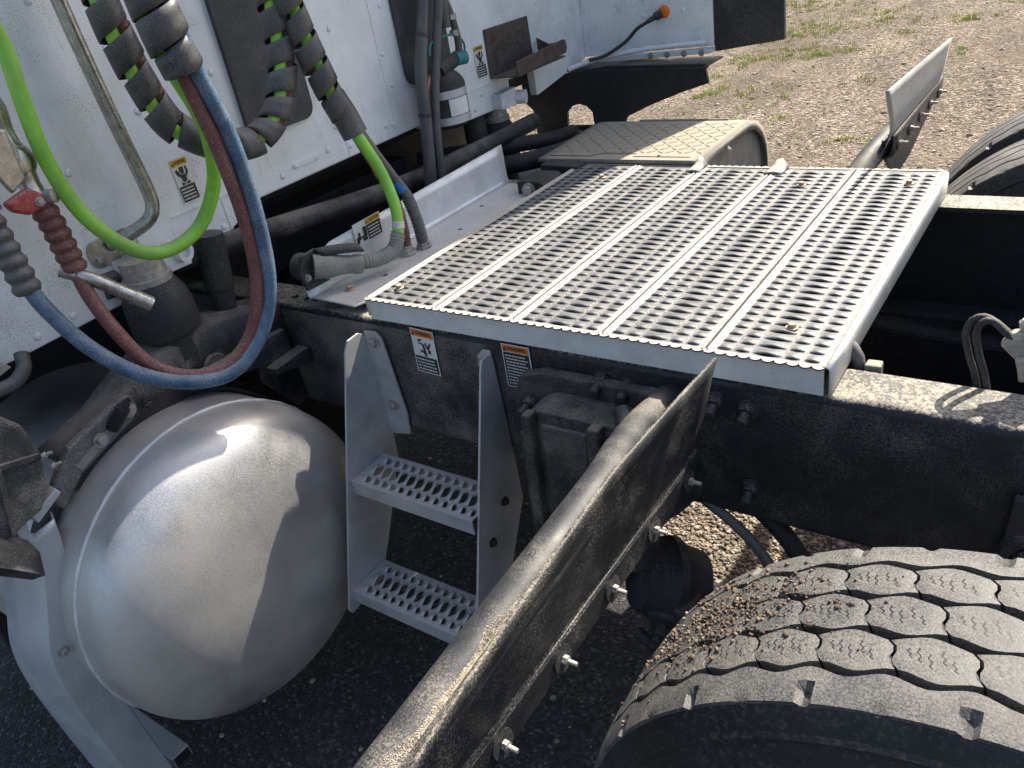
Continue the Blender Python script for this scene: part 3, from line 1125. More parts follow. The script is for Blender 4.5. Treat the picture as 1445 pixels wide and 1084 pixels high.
# bent-up ends of two plank seams at the far edge
for xc, w, h in ((0.350, 0.034, 0.022), (0.548, 0.042, 0.018)):
    rows = []
    for t in np.linspace(0, 1, 9):
        a = math.pi * t
        rows.append([(xc - w / 2 + w * t, DW - 0.05 + 0.056 * u, 0.002 + h * math.sin(a) * (0.15 + 0.85 * u ** 2)) for u in np.linspace(0, 1, 6)])
    link("bent_lip", sheet_mesh("bent_lip", rows, 60), M_DECK, deck, solid=0.003)
for p in ((0.045, 0.055, 0.002), (0.82, 0.10, 0.002), (0.846, 0.775, 0.002), (0.13, 0.755, 0.002), (0.635, 0.745, 0.002)):
    bolt(deck, p, (0, 0, 1), 1.15, M_RUSTB, ME_BOLT, "bolt")

# ------------------------------------------------------------------ hose bracket
hb = thing("hose_bracket", (-0.1, 0.4, RT), "bent aluminium bracket with upright plate and air fittings left of the deck", "bracket")
ZB = -0.03
fold = -0.195
outline = [(fold, 0.015), (-0.055, 0.012), (-0.022, 0.09), (-0.010, 0.40), (-0.012, 0.55), (-0.035, 0.640), (-0.105, 0.770), (fold, 0.785)]
prism("base_plate", [(fold + 0.002, 0.02)] + outline[1:-1] + [(fold + 0.002, 0.785)], 'z', ZB - 0.004, ZB, M_ALU, hb, bevel=0.0015)
rows = [[(x, y, z) for x, z in ((x0, ZB - 0.003), (x0 + 0.005, ZB - 0.008), (x0 + 0.007, ZB - 0.05))]
        for y, x0 in ((0.05, -0.030), (0.15, -0.019), (0.3, -0.013), (0.45, -0.0115), (0.56, -0.013), (0.645, -0.038))]
link("front_lip", sheet_mesh("front_lip", rows, 50), M_ALU, hb, solid=0.004)
up_prof = [(fold, 0.012), (fold, 0.0), ]
rows = []
for y in np.linspace(0.012, 0.79, 24):
    top = 0.060 + 0.022 * (y - 0.1)
    if y < 0.10:
        top = 0.005 + (y - 0.012) / 0.088 * 0.055
    zs = [ZB, ZB + 0.006, ZB + 0.014] + list(np.linspace(ZB + 0.03, max(top, ZB + 0.034), 4))
    xs_ = [fold + 0.006, fold + 0.001, fold - 0.001, fold - 0.002, fold - 0.003, fold - 0.003, fold - 0.004]
    rows.append([(x, y, z) for x, z in zip(xs_, zs)])
upright = link("upright_plate", sheet_mesh("upright_plate", rows, 50), M_ALU, hb, solid=0.004)
for p, s in (((-0.128, 0.075, ZB), 1.4), ((-0.10, 0.73, ZB), 1.3)):
    bolt(hb, p, (0, 0, 1), s, M_RUSTB, ME_BOLT)
for p in ((-0.10, 0.16, ZB), (-0.10, 0.44, ZB), (-0.15, 0.60, ZB)):
    link("slot", lathe_mesh("slot", [(0, 0.006), (0.0006, 0.006)], p, (0, 0, 1), 14), M_DBLACK, hb)
for p in ((-0.130, 0.275, ZB), (-0.117, 0.320, ZB)):
    lathe("hose_fitting", [(0, 0.021), (0.006, 0.021), (0.007, 0.017), (0.014, 0.017), (0.015, 0.013), (0.024, 0.0125)], p, (0, 0, 1), M_STEEL, hb, 6 if p[1] > .3 else 8)
decal(hb, (fold + 0.0035, 0.183, 0.072), (0.0, 1, 0.022), (-0.02, 0, -1), 0.092, 0.052, "CAUTION", M_DYELLOW, "truck",
      "white caution decal with yellow header and truck pictogram")
# trailer socket and plug at the front end
sk = thing("cable_socket", (-0.19, 0.04, -0.02), "dusty black trailer cable socket with hinged lid on the near end of the hose bracket", "socket")
prism("mounting_flange", [(0.01, -0.01), (0.075, -0.012), (0.085, 0.035), (0.06, 0.068), (0.02, 0.066), (0.0, 0.03)], 'x', fold + 0.002, fold + 0.012, M_RUBBER, sk)
lathe("barrel", [(0, 0.030), (0.03, 0.030), (0.034, 0.034), (0.040, 0.034)], (fold - 0.04, 0.045, 0.028), (1, 0.05, 0), M_RUBBER, sk, 28)
lathe("plug_body", [(0, 0.027), (0.035, 0.026), (0.06, 0.021), (0.085, 0.0195), (0.09, 0.022), (0.105, 0.021)], (fold + 0.012, 0.040, 0.034), (0.55, 0.80, -0.22), M_BOX, sk, 24)
rows = []
for t in np.linspace(0, 1, 8):
    hw = 0.020 * math.sqrt(max(0.05, 1 - (2 * t - 1) ** 4))
    rows.append([(fold + 0.012 + 0.05 * t + 0.012 * u, 0.055 + 0.075 * t, 0.066 - 0.012 * t ** 2 + hw * 0 - 0.006 * u * u + 0.0) for u in np.linspace(-1.6, 1.6, 7)])
link("hinged_lid", sheet_mesh("hinged_lid", rows, 60), M_RUBBER, sk, solid=0.006)
bolt(sk, (fold + 0.012, 0.018, 0.018), (1, 0, 0), 1.0, M_STEEL)
bolt(sk, (fold + 0.012, 0.070, 0.000), (1, 0, 0), 0.9, M_STEEL)

# clamp block with big bolt between bracket and deck on the far rail
cl = thing("clamp_block", (-0.06, 0.75, RT), "black clamp block with large bolt head beside the far corner of the deck plate", "clamp")
prism("block", [(-0.10, -0.051), (-0.012, -0.051), (-0.012, -0.006), (-0.03, 0.004), (-0.10, 0.004)], 'y', 0.70, 0.80, M_DARK, cl, bevel=0.004)
prism("upper_block", [(-0.10, -0.051), (0.02, -0.051), (0.02, 0.008), (-0.10, 0.012)], 'y', 0.82, 0.88, M_DARK, cl, bevel=0.004)
bolt(cl, (-0.062, 0.70, -0.018), (0.2, -1, 0), 2.3, M_STEEL, ME_BOLT)

# ------------------------------------------------------------------ warning decals on the rail
decal(near_rail, (0.096, 0.0065, -0.0545), (1, 0, 0), (-0.07, -0.01, -1), 0.062, 0.100, "WARNING", M_DORANGE, "fall",
      "orange headed warning decal with falling figure")
decal(near_rail, (0.321, 0.0065, -0.0545), (1, 0, 0.02), (-0.02, -0.01, -1), 0.063, 0.091, "WARNING", M_DORANGE, "text",
      "orange headed warning decal filled with fine print")

# ------------------------------------------------------------------ boarding ladder
la = thing("boarding_ladder", (0.14, -0.12, -0.65), "two step aluminium ladder bolted to the near frame rail", "ladder")
LX0, LX1 = -0.030, 0.300
left = [(0.003, -0.30), (-0.004, -0.085), (-0.018, -0.075), (-0.05, -0.077), (-0.066, -0.098), (-0.075, -0.125), (-0.262, -0.648), (-0.255, -0.662), (-0.15, -0.648), (-0.095, -0.56), (-0.006, -0.40)]
lp = prism("side_plate", left, 'x', LX0 - 0.005, LX0, M_LAD, la, bevel=0.001)
right_ = [(0.003, -0.30), (-0.004, -0.085), (-0.015, -0.072), (-0.036, -0.072), (-0.046, -0.095), (-0.05, -0.11), (-0.232, -0.655), (-0.225, -0.668), (-0.15, -0.648), (-0.066, -0.535), (0.004, -0.42)]
rp = prism("side_plate", right_, 'x', LX1, LX1 + 0.005, M_LAD, la, bevel=0.001)
fl = [(-0.03, -0.077), (0.004, -0.074), (0.018, -0.09), (0.034, -0.27), (0.026, -0.325), (-0.03, -0.335)]
prism("mounting_flange", fl, 'y', -0.004, 0.001, M_LAD, la, bevel=0.001)
fr = [(0.30, -0.070), (0.282, -0.070), (0.268, -0.085), (0.262, -0.27), (0.27, -0.30), (0.30, -0.33)]
prism("mounting_flange", fr, 'y', -0.004, 0.001, M_LAD, la, bevel=0.001)
for p in ((-0.004, -0.004, -0.100), (0.003, -0.004, -0.253), (0.282, -0.004, -0.098)):
    bolt(la, p, (0, -1, 0), 1.55, M_STEEL)
for p in ((0.305, -0.055, -0.385), (0.305, -0.115, -0.445)):
    bolt(la, p, (1, 0, 0), 1.2, M_DARK)
TC = [(0.020 + 0.0, 0.0125), (0.046, 0.0125), (0.078, 0.018), (0.105, 0.0105)]


def tread(y_front, y_back, z, label):
    w = y_back - y_front
    n = 13
    L_ = LX1 - LX0
    cols_ = [(w * 0.18, w * 0.10), (w * 0.48, w * 0.19), (w * 0.80, w * 0.10)]
    me = grip_mesh("tread", w, L_, n, 0.012, cols_, 0.0115, 0.0105, False)
    me.materials.append(M_LAD)
    # the grating's length runs along the tread, its arched edges face the rear of the truck
    M = Matrix(((0, -1, 0, LX1), (1, 0, 0, y_front), (0, 0, 1, z), (0, 0, 0, 1)))
    o = link("tread", me, None, la, M, label=label)
    s = o.modifiers.new("solid", 'SOLIDIFY')
    s.thickness = 0.0026
    s.offset = -1
    lip = [(y_front + 0.004, z), (y_front, z - 0.004), (y_front, z - 0.036), (y_front + 0.003, z - 0.036), (y_front + 0.003, z - 0.005), (y_front + 0.006, z - 0.003)]
    prism("tread_lip", lip, 'x', LX0 + 0.001, LX1 - 0.001, M_LAD, la, bevel=0.0008)
    lip2 = [(y_back, z - 0.001), (y_back, z - 0.030), (y_back - 0.003, z - 0.030), (y_back - 0.003, z - 0.003)]
    prism("tread_lip", lip2, 'x', LX0 + 0.001, LX1 - 0.001, M_LAD, la, bevel=0.0)


tread(-0.152, -0.045, -0.362, "upper ladder tread")
tread(-0.238, -0.131, -0.606, "lower ladder tread")

# ------------------------------------------------------------------ fuel tank
TXS, TCY, TCZ, TR, TD = -0.205, -0.366, -0.458, 0.3337, 0.142
ft = thing("fuel_tank", (TXS - 0.4, TCY, TCZ - TR), "large round brushed aluminium fuel tank below the cab", "fuel tank")
lathe("shell", [(0, TR - 0.001), (1.3, TR - 0.001)], (TXS, TCY, TCZ), (-1, 0, 0), M_TANK, ft, 96)
prof = []
for k in range(40):
    a = math.pi / 2 * 0.999 * k / 39
    # flattened pressed head: nearly flat middle, tight round shoulder, slight crown
    prof.append((TD * math.sin(a) ** (2 / 3.6) * 0.88 + TD * 0.12 * (1 - math.cos(a) ** 2), TR * math.cos(a) ** (2 / 3.6)))
lathe("domed_head", prof, (TXS, TCY, TCZ), (1, 0, 0), M_TANK, ft, 96)
bead = [V(TXS - 0.002, TCY + (TR + 0.0005) * math.cos(a), TCZ + (TR + 0.0005) * math.sin(a)) for a in np.linspace(0, 2 * math.pi, 140)]
link("weld_bead", tube_mesh("weld_bead", bead, lambda i, s: 0.0042 + 0.0007 * math.sin(s * 700), 8), M_ALU, ft)
for x in (-0.345,):
    rows = []
    for a in np.linspace(0, 2 * math.pi, 90):
        rows.append([(x + dx, TCY + (TR + 0.006) * math.cos(a), TCZ + (TR + 0.006) * math.sin(a)) for dx in (-0.032, 0.032)])
    link("rubber_liner", sheet_mesh("rubber_liner", rows, 60), M_RUBBER, ft, solid=0.008)
# tank arm with two bolts on top
arm = link("strap_arm", prism_mesh("strap_arm", [(-0.600, -0.155), (-0.53, -0.090), (-0.405, -0.055), (-0.385, -0.062), (-0.383, -0.085), (-0.400, -0.108), (-0.53, -0.150), (-0.585, -0.195)], 'x', -0.31, -0.288), M_ARM, ft, bevel=0.006, seg=3)
prism("arm_recess", [(-0.535, -0.128), (-0.43, -0.086), (-0.418, -0.099), (-0.53, -0.143)], 'x', -0.289, -0.286, M_BOX, ft)
for p in ((-0.287, -0.403, -0.084), (-0.287, -0.475, -0.108)):
    bolt(ft, p, (1, 0, 0), 1.7, M_STEEL)

fz = thing("fuel_tank", (TXS - 0.4, 0.89 - TCY, TCZ - TR), "second round fuel tank in the dark on the far side below the cab", "fuel tank")
lathe("shell", [(0, TR - 0.001), (1.3, TR - 0.001)], (TXS, 0.89 - TCY, TCZ), (-1, 0, 0), M_TANK, fz, 64)
lathe("domed_head", prof, (TXS, 0.89 - TCY, TCZ), (1, 0, 0), M_TANK, fz, 64)

# galvanised bracket in front of the tank on the left
gbk = thing("step_bracket", (-0.29, -0.68, -0.95), "bent galvanised steel bracket left of the fuel tank at the lower left corner", "bracket")
fold_line = [(-0.655, -0.19), (-0.672, -0.26), (-0.705, -0.345), (-0.735, -0.425), (-0.745, -0.52), (-0.742, -0.66), (-0.735, -0.80), (-0.725, -0.95)]
edge_line = [(-0.617, -0.185), (-0.630, -0.26), (-0.672, -0.37), (-0.687, -0.412), (-0.680, -0.48), (-0.672, -0.60), (-0.664, -0.78), (-0.655, -0.95)]


def resample(pts, n):
    q = spline([(0, a, b) for a, b in pts], 0.004)
    return [(q[round(i * (len(q) - 1) / (n - 1))].y, q[round(i * (len(q) - 1) / (n - 1))].z) for i in range(n)]


rows = []
for (y0, z0), (y1, z1) in zip(resample(fold_line, 40), resample(edge_line, 40)):
    r_ = [(-0.272 - 0.12 * u, y0 - 0.02 * math.sin(u * 1.4), z0 - 0.01 * u) for u in (1.0, 0.6, 0.3, 0.1)]
    r_ += [(-0.272, y0 + 0.004, z0), (-0.270, y0 + (y1 - y0) * 0.5, (z0 + z1) / 2), (-0.270, y1, z1)]
    k_ = min(1.0, max(0.0, (z1 + 0.43) / 0.06))
    r_ += [(-0.272 - 0.003 * k_, y1 + 0.001 + 0.002 * k_, z1), (-0.277 - 0.023 * k_, y1 + 0.002 + 0.010 * k_, z1)]
    rows.append(r_)
link("bent_plate", sheet_mesh("bent_plate", rows, 40), M_GALV, gbk, solid=0.004)
bolt(gbk, (-0.268, -0.712, -0.43), (1, 0, 0), 1.25, M_STEEL, ME_BOLT)
prism("square_tube", [(-0.645, -0.905), (-0.600, -0.905), (-0.600, -0.870), (-0.645, -0.870)], 'x', -0.60, -0.300, M_GALV, gbk, bevel=0.003)
prism("tube_mouth", [(-0.641, -0.901), (-0.604, -0.901), (-0.604, -0.874), (-0.641, -0.874)], 'x', -0.3005, -0.2985, M_DBLACK, gbk, bevel=0)

# dusty black plastic corner above it
pc = thing("plastic_corner", (-0.22, -0.68, -0.1), "dusty black moulded plastic corner at the left picture edge", "plastic moulding")
prism("upper_shell", [(-0.84, 0.080), (-0.630, 0.056), (-0.600, 0.026), (-0.596, -0.033), (-0.608, -0.095), (-0.640, -0.128), (-0.700, -0.140), (-0.84, -0.09)], 'x', -0.46, -0.21, M_PLAST, pc, bevel=0.010, seg=3)
prism("front_rib", [(-0.80, -0.005), (-0.665, -0.012), (-0.602, -0.030), (-0.600, -0.040), (-0.668, -0.024), (-0.80, -0.016)], 'x', -0.211, -0.202, M_PLAST, pc, bevel=0.002)
prism("front_rib", [(-0.672, -0.018), (-0.662, -0.020), (-0.690, -0.135), (-0.700, -0.135)], 'x', -0.211, -0.200, M_PLAST, pc, bevel=0.002)
rows = []
for t in np.linspace(0, 1, 12):
    y = -0.86 + 0.165 * t
    z = -0.055 - 0.155 * t ** 1.4
    rows.append([(-0.30 + 0.02 * t, y + 0.02, z + 0.11 - 0.06 * t), (-0.20, y + 0.016, z + 0.055 - 0.03 * t), (-0.172, y, z), (-0.20, y - 0.012, z - 0.03 + 0.02 * t)])
link("lower_lip", sheet_mesh("lower_lip", rows, 45), M_PLAST, pc, solid=0.005)
prism("clip", [(-0.655, -0.135), (-0.60, -0.112), (-0.595, -0.125), (-0.65, -0.152)], 'x', -0.26, -0.225, M_GALV, pc)
prism("clip", [(-0.685, -0.15), (-0.662, -0.14), (-0.668, -0.185), (-0.682, -0.180)], 'x', -0.25, -0.235, M_GALV, pc)
for p in ((-0.2, -0.600, -0.035), (-0.2, -0.595, -0.06)):
    bolt(pc, p, (0.7, 0.7, 0.2), 0.9, M_STEEL, ME_TSTUD)

# ------------------------------------------------------------------ spring hanger casting on the rail
sh = thing("spring_hanger", (0.5, -0.05, -0.45), "black cast spring hanger bolted to the near rail beside the ladder", "casting")
prism("back_flange", [(0.37, -0.10), (0.42, -0.085), (0.66, -0.085), (0.70, -0.13), (0.68, -0.31), (0.60, -0.40), (0.42, -0.45), (0.36, -0.40), (0.345, -0.25), (0.35, -0.15)], 'y', -0.020, 0.006, M_CAST, sh, bevel=0.006, seg=3)
body = prism("body", [(0.43, -0.115), (0.62, -0.115), (0.655, -0.16), (0.63, -0.42), (0.43, -0.50), (0.40, -0.42), (0.405, -0.16)], 'y', -0.085, -0.018, M_CAST, sh, bevel=0.026, seg=4)
prism("rib", [(0.425, -0.12), (0.445, -0.118), (0.43, -0.48), (0.408, -0.44)], 'y', -0.105, -0.080, M_CAST, sh, bevel=0.005)
prism("rib", [(0.555, -0.118), (0.578, -0.118), (0.56, -0.46), (0.535, -0.47)], 'y', -0.105, -0.080, M_CAST, sh, bevel=0.005)
prism("face_pad", [(0.455, -0.14), (0.548, -0.14), (0.540, -0.33), (0.452, -0.36)], 'y', -0.094, -0.083, M_CAST, sh, bevel=0.008, seg=3)
prism("cheek", [(0.60, -0.13), (0.66, -0.17), (0.645, -0.40), (0.60, -0.43)], 'y', -0.098, -0.05, M_CAST, sh, bevel=0.010, seg=3)
prism("cheek", [(0.385, -0.19), (0.425, -0.15), (0.42, -0.46), (0.375, -0.41)], 'y', -0.070, -0.018, M_CAST, sh, bevel=0.010, seg=3)
tube("pipe", [(0.60, -0.06, -0.10), (0.64, -0.10, -0.12), (0.66, -0.12, -0.20), (0.65, -0.11, -0.36)], 0.014, M_TUBE, sh)
lathe("boss", [(0, 0.075), (0.05, 0.07), (0.06, 0.05), (0.06, 0.02)], (0.47, -0.06, -0.43), (0, -1, 0), M_CAST, sh, 32)
for p in ((0.392, -0.022, -0.15), (0.375, -0.022, -0.255), (0.66, -0.022, -0.28)):
    bolt(sh, p, (0.05, -1, -0.05), 1.4, M_BLACK, ME_STUD, "flange_nut")

bc = thing("brake_chamber", (0.6, 0.02, -0.55), "dark brake chamber and slack adjuster hanging in shade behind the fender flap", "brake chamber")
lathe("chamber", [(0, 0.03), (0.01, 0.06), (0.05, 0.075), (0.06, 0.085), (0.075, 0.085), (0.085, 0.075), (0.13, 0.065), (0.14, 0.03)], (0.585, -0.06, -0.47), (0.6, 0.5, -0.35), M_DARK, bc, 32)
box("bracket_block", (0.63, 0.69, -0.10, -0.04, -0.62, -0.50), M_DARK, bc, bevel=0.006)
box("mount_plate", (0.68, 0.71, -0.10, 0.02, -0.66, -0.48), M_DARK, bc, bevel=0.006)
lathe("push_rod", [(0, 0.012), (0.16, 0.012)], (0.60, -0.09, -0.58), (0.9, -0.2, -0.3), M_DARK, bc, 14)
bolt(bc, (0.66, -0.10, -0.54), (0, -1, 0), 1.6, M_DARK, ME_STUD, "flange_nut")

# ------------------------------------------------------------------ fender flaps on their tubes (near and far side)


def fender_flap(mirror, label):
    """tube out from the rail, a stiff black flap beside it, and a bolted clamping bar along the flap's foot."""
    def Y(y):
        return 0.89 - y if mirror else y
    dz = 0.0
    t = thing("fender_flap", (0.73, Y(-0.4), -0.17), label, "fender flap", "fender flaps before the rear wheels")
    tube("support_tube", [(0.655, Y(0.005), -0.105), (0.668, Y(-0.12), -0.075), (0.690, Y(-0.22), -0.048), (0.716, Y(-0.32), -0.024), (0.728, Y(-0.42), -0.014), (0.730, Y(-0.60), -0.022), (0.730, Y(-0.86), -0.040)] if not mirror else
         [(0.690, Y(0.01), -0.075), (0.700, Y(-0.05), -0.045), (0.712, Y(-0.12), -0.020), (0.726, Y(-0.22), -0.006), (0.730, Y(-0.50), -0.006), (0.730, Y(-0.74), -0.010)],
         0.027, M_TUBE, t, sides=24)
    rows = []
    for s in np.linspace(0, 1, 30):
        y = -0.085 - 0.78 * s
        if mirror:
            y = 0.013 - 0.70 * s
            xt, zt, xb, zb = 0.775, 0.171 - 0.036 * s, 0.752, 0.026 - 0.010 * s
        else:
            xb, zb = 0.722, -0.150
            zt = float(np.interp(s, [0, 0.19, 0.36, 0.57, 0.76, 0.85, 1.0], [0.024, 0.034, 0.040, 0.022, 0.003, -0.010, -0.030]))
            xt = 0.761
        row = []
        for u in np.linspace(0, 1, 9):
            bow = 0.012 * math.sin(math.pi * u)
            yy_ = y + (0.03 * u * (1 - s) ** 4) - (0.145 * (1 - u) * (1 - s) if mirror else 0)
            row.append((xb + (xt - xb) * u + bow * 0.6 * (1 - u), Y(yy_), zb + (zt - zb) * u))
        rows.append(row)
    link("flap_sheet", sheet_mesh("flap_sheet", rows, 50), M_FLAP if not mirror else M_FARFLAP, t, solid=0.005)
    if not mirror:
        # sand lying in the crease between tube and flap
        ns = 9000
        yy2 = -0.30 - 0.55 * rng.random(ns)
        wid = 0.004 + 0.010 * (0.5 + 0.5 * np.sin(yy2 * 31)) * (0.5 + 0.5 * np.sin(yy2 * 83 + 1))
        dx2 = rng.random(ns) ** 1.6 * wid
        sx2 = 0.7485 - dx2
        tz = np.interp(-yy2, [0.30, 0.42, 0.60, 0.86], [-0.026, -0.014, -0.022, -0.040])
        tx = np.interp(-yy2, [0.30, 0.42, 0.60, 0.86], [0.712, 0.728, 0.730, 0.730])
        sz2 = tz + np.sqrt(np.maximum(0, 0.027 ** 2 - (sx2 - tx) ** 2)) + 0.0004
        sd = link("crease_sand", pebble_mesh("crease_sand", np.stack([sx2, yy2, sz2], 1), 0.0003 + 0.0006 * rng.random(ns) ** 2, 0.9), M_SAND, t)
        sd["kind"] = "stuff"
    # clamping bar: flat bar with a turned top
    bx_, bz_ = (0.722, -0.160) if not mirror else (0.748, 0.002)
    rows = []
    for s in np.linspace(0, 1, 10):
        y = (-0.075 - 0.79 * s) if not mirror else (-0.13 - 0.58 * s)
        rows.append([(bx_, Y(y), bz_ + 0.030), (bx_ + 0.0125, Y(y), bz_ + 0.027), (bx_ + 0.014, Y(y), bz_ + 0.024), (bx_ + 0.0105, Y(y), bz_ - 0.020), (bx_ - 0.006, Y(y), bz_ - 0.024)])
    link("clamping_bar", sheet_mesh("clamping_bar", rows, 30), M_FLAP, t, solid=0.004)
    for y in ((-0.118, -0.237, -0.361, -0.488, -0.616, -0.745) if not mirror else (-0.18, -0.30, -0.42, -0.54, -0.66)):
        lathe("washer", [(0, 0.018), (0.0022, 0.018), (0.0022, 0.006)], (bx_ + 0.0145, Y(y), bz_), (1, 0, 0.08), M_RUBBER, t, 28)
        bolt(t, (bx_ + 0.017, Y(y), bz_), (1, 0, 0.0), 1.0, M_STEEL, ME_TSTUD, "bolt")
    wedge = [(Y(-0.085), -0.135), (Y(-0.02), -0.20), (Y(0.0), -0.235), (Y(-0.03), -0.262), (Y(-0.12), -0.235), (Y(-0.13), -0.17)]
    if mirror:
        wedge = [(Y(-0.13), 0.02), (Y(-0.70), 0.0), (Y(-0.72), -0.05), (Y(-0.45), -0.11), (Y(-0.28), -0.12), (Y(-0.17), -0.04)]
    prism("end_gusset", wedge, 'x', bx_ - 0.014, bx_ - 0.007, M_FLAP, t)
    return t


fender_flap(False, "long black fender flap on a tube, bolted, crossing the foreground beside the tyre")
fender_flap(True, "far grey fender flap standing up beyond the deck plate's right corner")

# ------------------------------------------------------------------ wheels
WX, WZ, WR, TW = 1.223, -0.510, 0.500, 0.115
NB = 44


def zig(ang, phase):
    """zigzag of a groove's centre line, in metres."""
    u = (ang * NB / (2 * math.pi) + phase) % 1.0
    tri = 4 * abs(u - 0.5) - 1
    return 0.0042 * max(-1, min(1, tri * 1.35))


GROOVES = [(-0.076, 0.0), (-0.026, 0.5), (0.026, 0.0), (0.076, 0.5)]
GW = 0.0040


def rib_ring_mesh(y0, g0, y1, g1, slot=0):
    """one rib of the tread round the whole tyre; g = (groove, side) or None where the rib ends at the shoulder."""
    n = NB * 8
    v, f = [], []
    sec = 5
    for i in range(n):
        a = 2 * math.pi * i / n
        ya = y0 if g0 is None else g0[0] + zig(a, g0[1]) + GW
        yb = y1 if g1 is None else g1[0] + zig(a, g1[1]) - GW
        cut = slot and (i % 16) == 0
        half = (i % 16) == 8
        line = [(ya, WR - 0.016), (ya, WR - crown(ya))]
        for k in range(1, sec):
            y = ya + (yb - ya) * k / sec
            line.append((y, WR - crown(y)))
        line += [(yb, WR - crown(yb)), (yb, WR - 0.016)]
        if cut:
            idx = range(len(line) - 4, len(line)) if slot > 0 else range(0, 4)
            line = [((y, min(r, WR - 0.017)) if q in idx else (y, r)) for q, (y, r) in enumerate(line)]
        if half and slot:
            idx = (len(line) - 2, len(line) - 1) if slot > 0 else (0, 1)
            line = [((y * 0.985, r - 0.004) if q in idx else (y, r)) for q, (y, r) in enumerate(line)]
        for y, r in line:
            v.append((r * math.cos(a), y, r * math.sin(a)))
    m_ = len(line)
    for i in range(n):
        j = (i + 1) % n
        for k in range(m_ - 1):
            f.append((i * m_ + k, i * m_ + k + 1, j * m_ + k + 1, j * m_ + k))
    me = mesh("tread_rib", v, f)
    me.materials.append(M_TYRE)
    for p in me.polygons:
        p.use_smooth = True
    me.set_sharp_from_angle(angle=math.radians(32))
    return me


def crown(y):
    return 0.010 * (abs(y) / TW) ** 3.2


def block_mesh(g0, g1, phase):
    """one tread block between two zigzag grooves, with wavy sipes cut in as shallow slots."""
    gap = 0.0016 / WR
    a0, a1 = gap, 2 * math.pi / NB - gap
    n, sec = 9, 5
    v, f = [], []
    for i in range(n):
        u = i / (n - 1)
        a_ = a0 + (a1 - a0) * u
        ya = g0[0] + zig(a_ + phase * 2 * math.pi / NB, g0[1]) + GW
        yb = g1[0] + zig(a_ + phase * 2 * math.pi / NB, g1[1]) - GW
        line = [(ya, WR - 0.016, 0)]
        for k in range(sec + 1):
            w = k / sec
            y = ya + (yb - ya) * w
            skew = 0.013 * (w - 0.5) * 2 / WR * 0.5 + 0.004 * math.sin(w * 2 * math.pi) / WR
            drop = 0.0012 if i in (0, n - 1) else 0.0
            line.append((y, WR - crown(y) - drop, skew))
        line.append((yb, WR - 0.016, line[-1][2]))
        line[0] = (line[0][0], line[0][1], line[1][2])
        for y, r, sk_ in line:
            aa = a_ + sk_
            v.append((r * math.cos(aa), y, r * math.sin(aa)))
    m_ = sec + 3
    for i in range(n - 1):
        for k in range(m_ - 1):
            f.append((i * m_ + k, i * m_ + k + 1, (i + 1) * m_ + k + 1, (i + 1) * m_ + k))
    f.append(tuple(range(m_)))
    f.append(tuple(reversed(range((n - 1) * m_, n * m_))))
    me = mesh("tread_block", v, f, 32)
    me.materials.append(M_TYRE)
    return me


def sipe_mesh(yc, phase):
    """the fine wavy cuts in one block, as thin dark grooves standing 0.2 mm proud of the rubber."""
    v, f = [], []
    step = 2 * math.pi / NB
    for k, (du, lo, hi) in enumerate(((0.26, -0.010, 0.002), (0.40, -0.004, 0.011), (0.54, -0.011, 0.006), (0.68, -0.006, 0.011), (0.80, -0.002, 0.009))):
        pts = []
        for q in range(9):
            w = q / 8
            y = yc + lo + (hi - lo) * w
            a = step * (du + 0.014 * (1 if q % 4 in (1, 2) else -1) + 0.07 * (w - 0.5))
            pts.append((a, y))
        for (a, y), (b, z) in zip(pts, pts[1:]):
            i = len(v)
            for aa, yy_ in ((a - 0.0014, y), (a + 0.0014, y), (b + 0.0014, z), (b - 0.0014, z)):
                r = WR - crown(yy_) + 0.0002
                v.append((r * math.cos(aa), yy_, r * math.sin(aa)))
            f.append((i, i + 1, i + 2, i + 3))
    me = mesh("sipes", v, f)
    me.materials.append(M_DBLACK)
    return me


SIDE = [(0.093, 0.285), (0.112, 0.30), (0.128, 0.335), (0.1335, 0.345), (0.1335, 0.350), (0.137, 0.36), (0.1415, 0.395), (0.140, 0.420), (0.1425, 0.422), (0.1425, 0.428), (0.138, 0.431),
        (0.131, 0.452), (0.1325, 0.454), (0.1325, 0.459), (0.127, 0.462), (0.1185, 0.482), (0.1155, 0.4855)]
CARC = [(-d, r) for d, r in SIDE] + [(-0.10, WR - 0.0135), (0.0, WR - 0.0125), (0.10, WR - 0.0135)] + [(d, r) for d, r in reversed(SIDE)]
me_carcass = lathe_mesh("carcass", [(d, r) for d, r in CARC], (0, 0, 0), (0, 1, 0), 120, 30, closed=True)
me_carcass.materials.append(M_TYRES)
me_rim = lathe_mesh("rim", [(-0.09, 0.288), (-0.10, 0.294), (-0.095, 0.272), (-0.02, 0.262), (0.03, 0.24), (0.04, 0.14), (0.05, 0.10), (0.06, 0.08)], (0, 0, 0), (0, 1, 0), 64, 35)
me_rim.materials.append(M_GALV)
G = GROOVES
me_ribs = [rib_ring_mesh(-TW, None, None, G[0], -1), rib_ring_mesh(None, G[3], TW, None, 1),
           rib_ring_mesh(None, G[0], None, G[1]), rib_ring_mesh(None, G[1], None, G[2]), rib_ring_mesh(None, G[2], None, G[3])]
me_blocks = [block_mesh(G[0], G[1], 0.0), block_mesh(G[1], G[2], 0.5), block_mesh(G[2], G[3], 0.0)]
me_sipes = [sipe_mesh(-0.051, 0), sipe_mesh(0.0, 0), sipe_mesh(0.051, 0)]


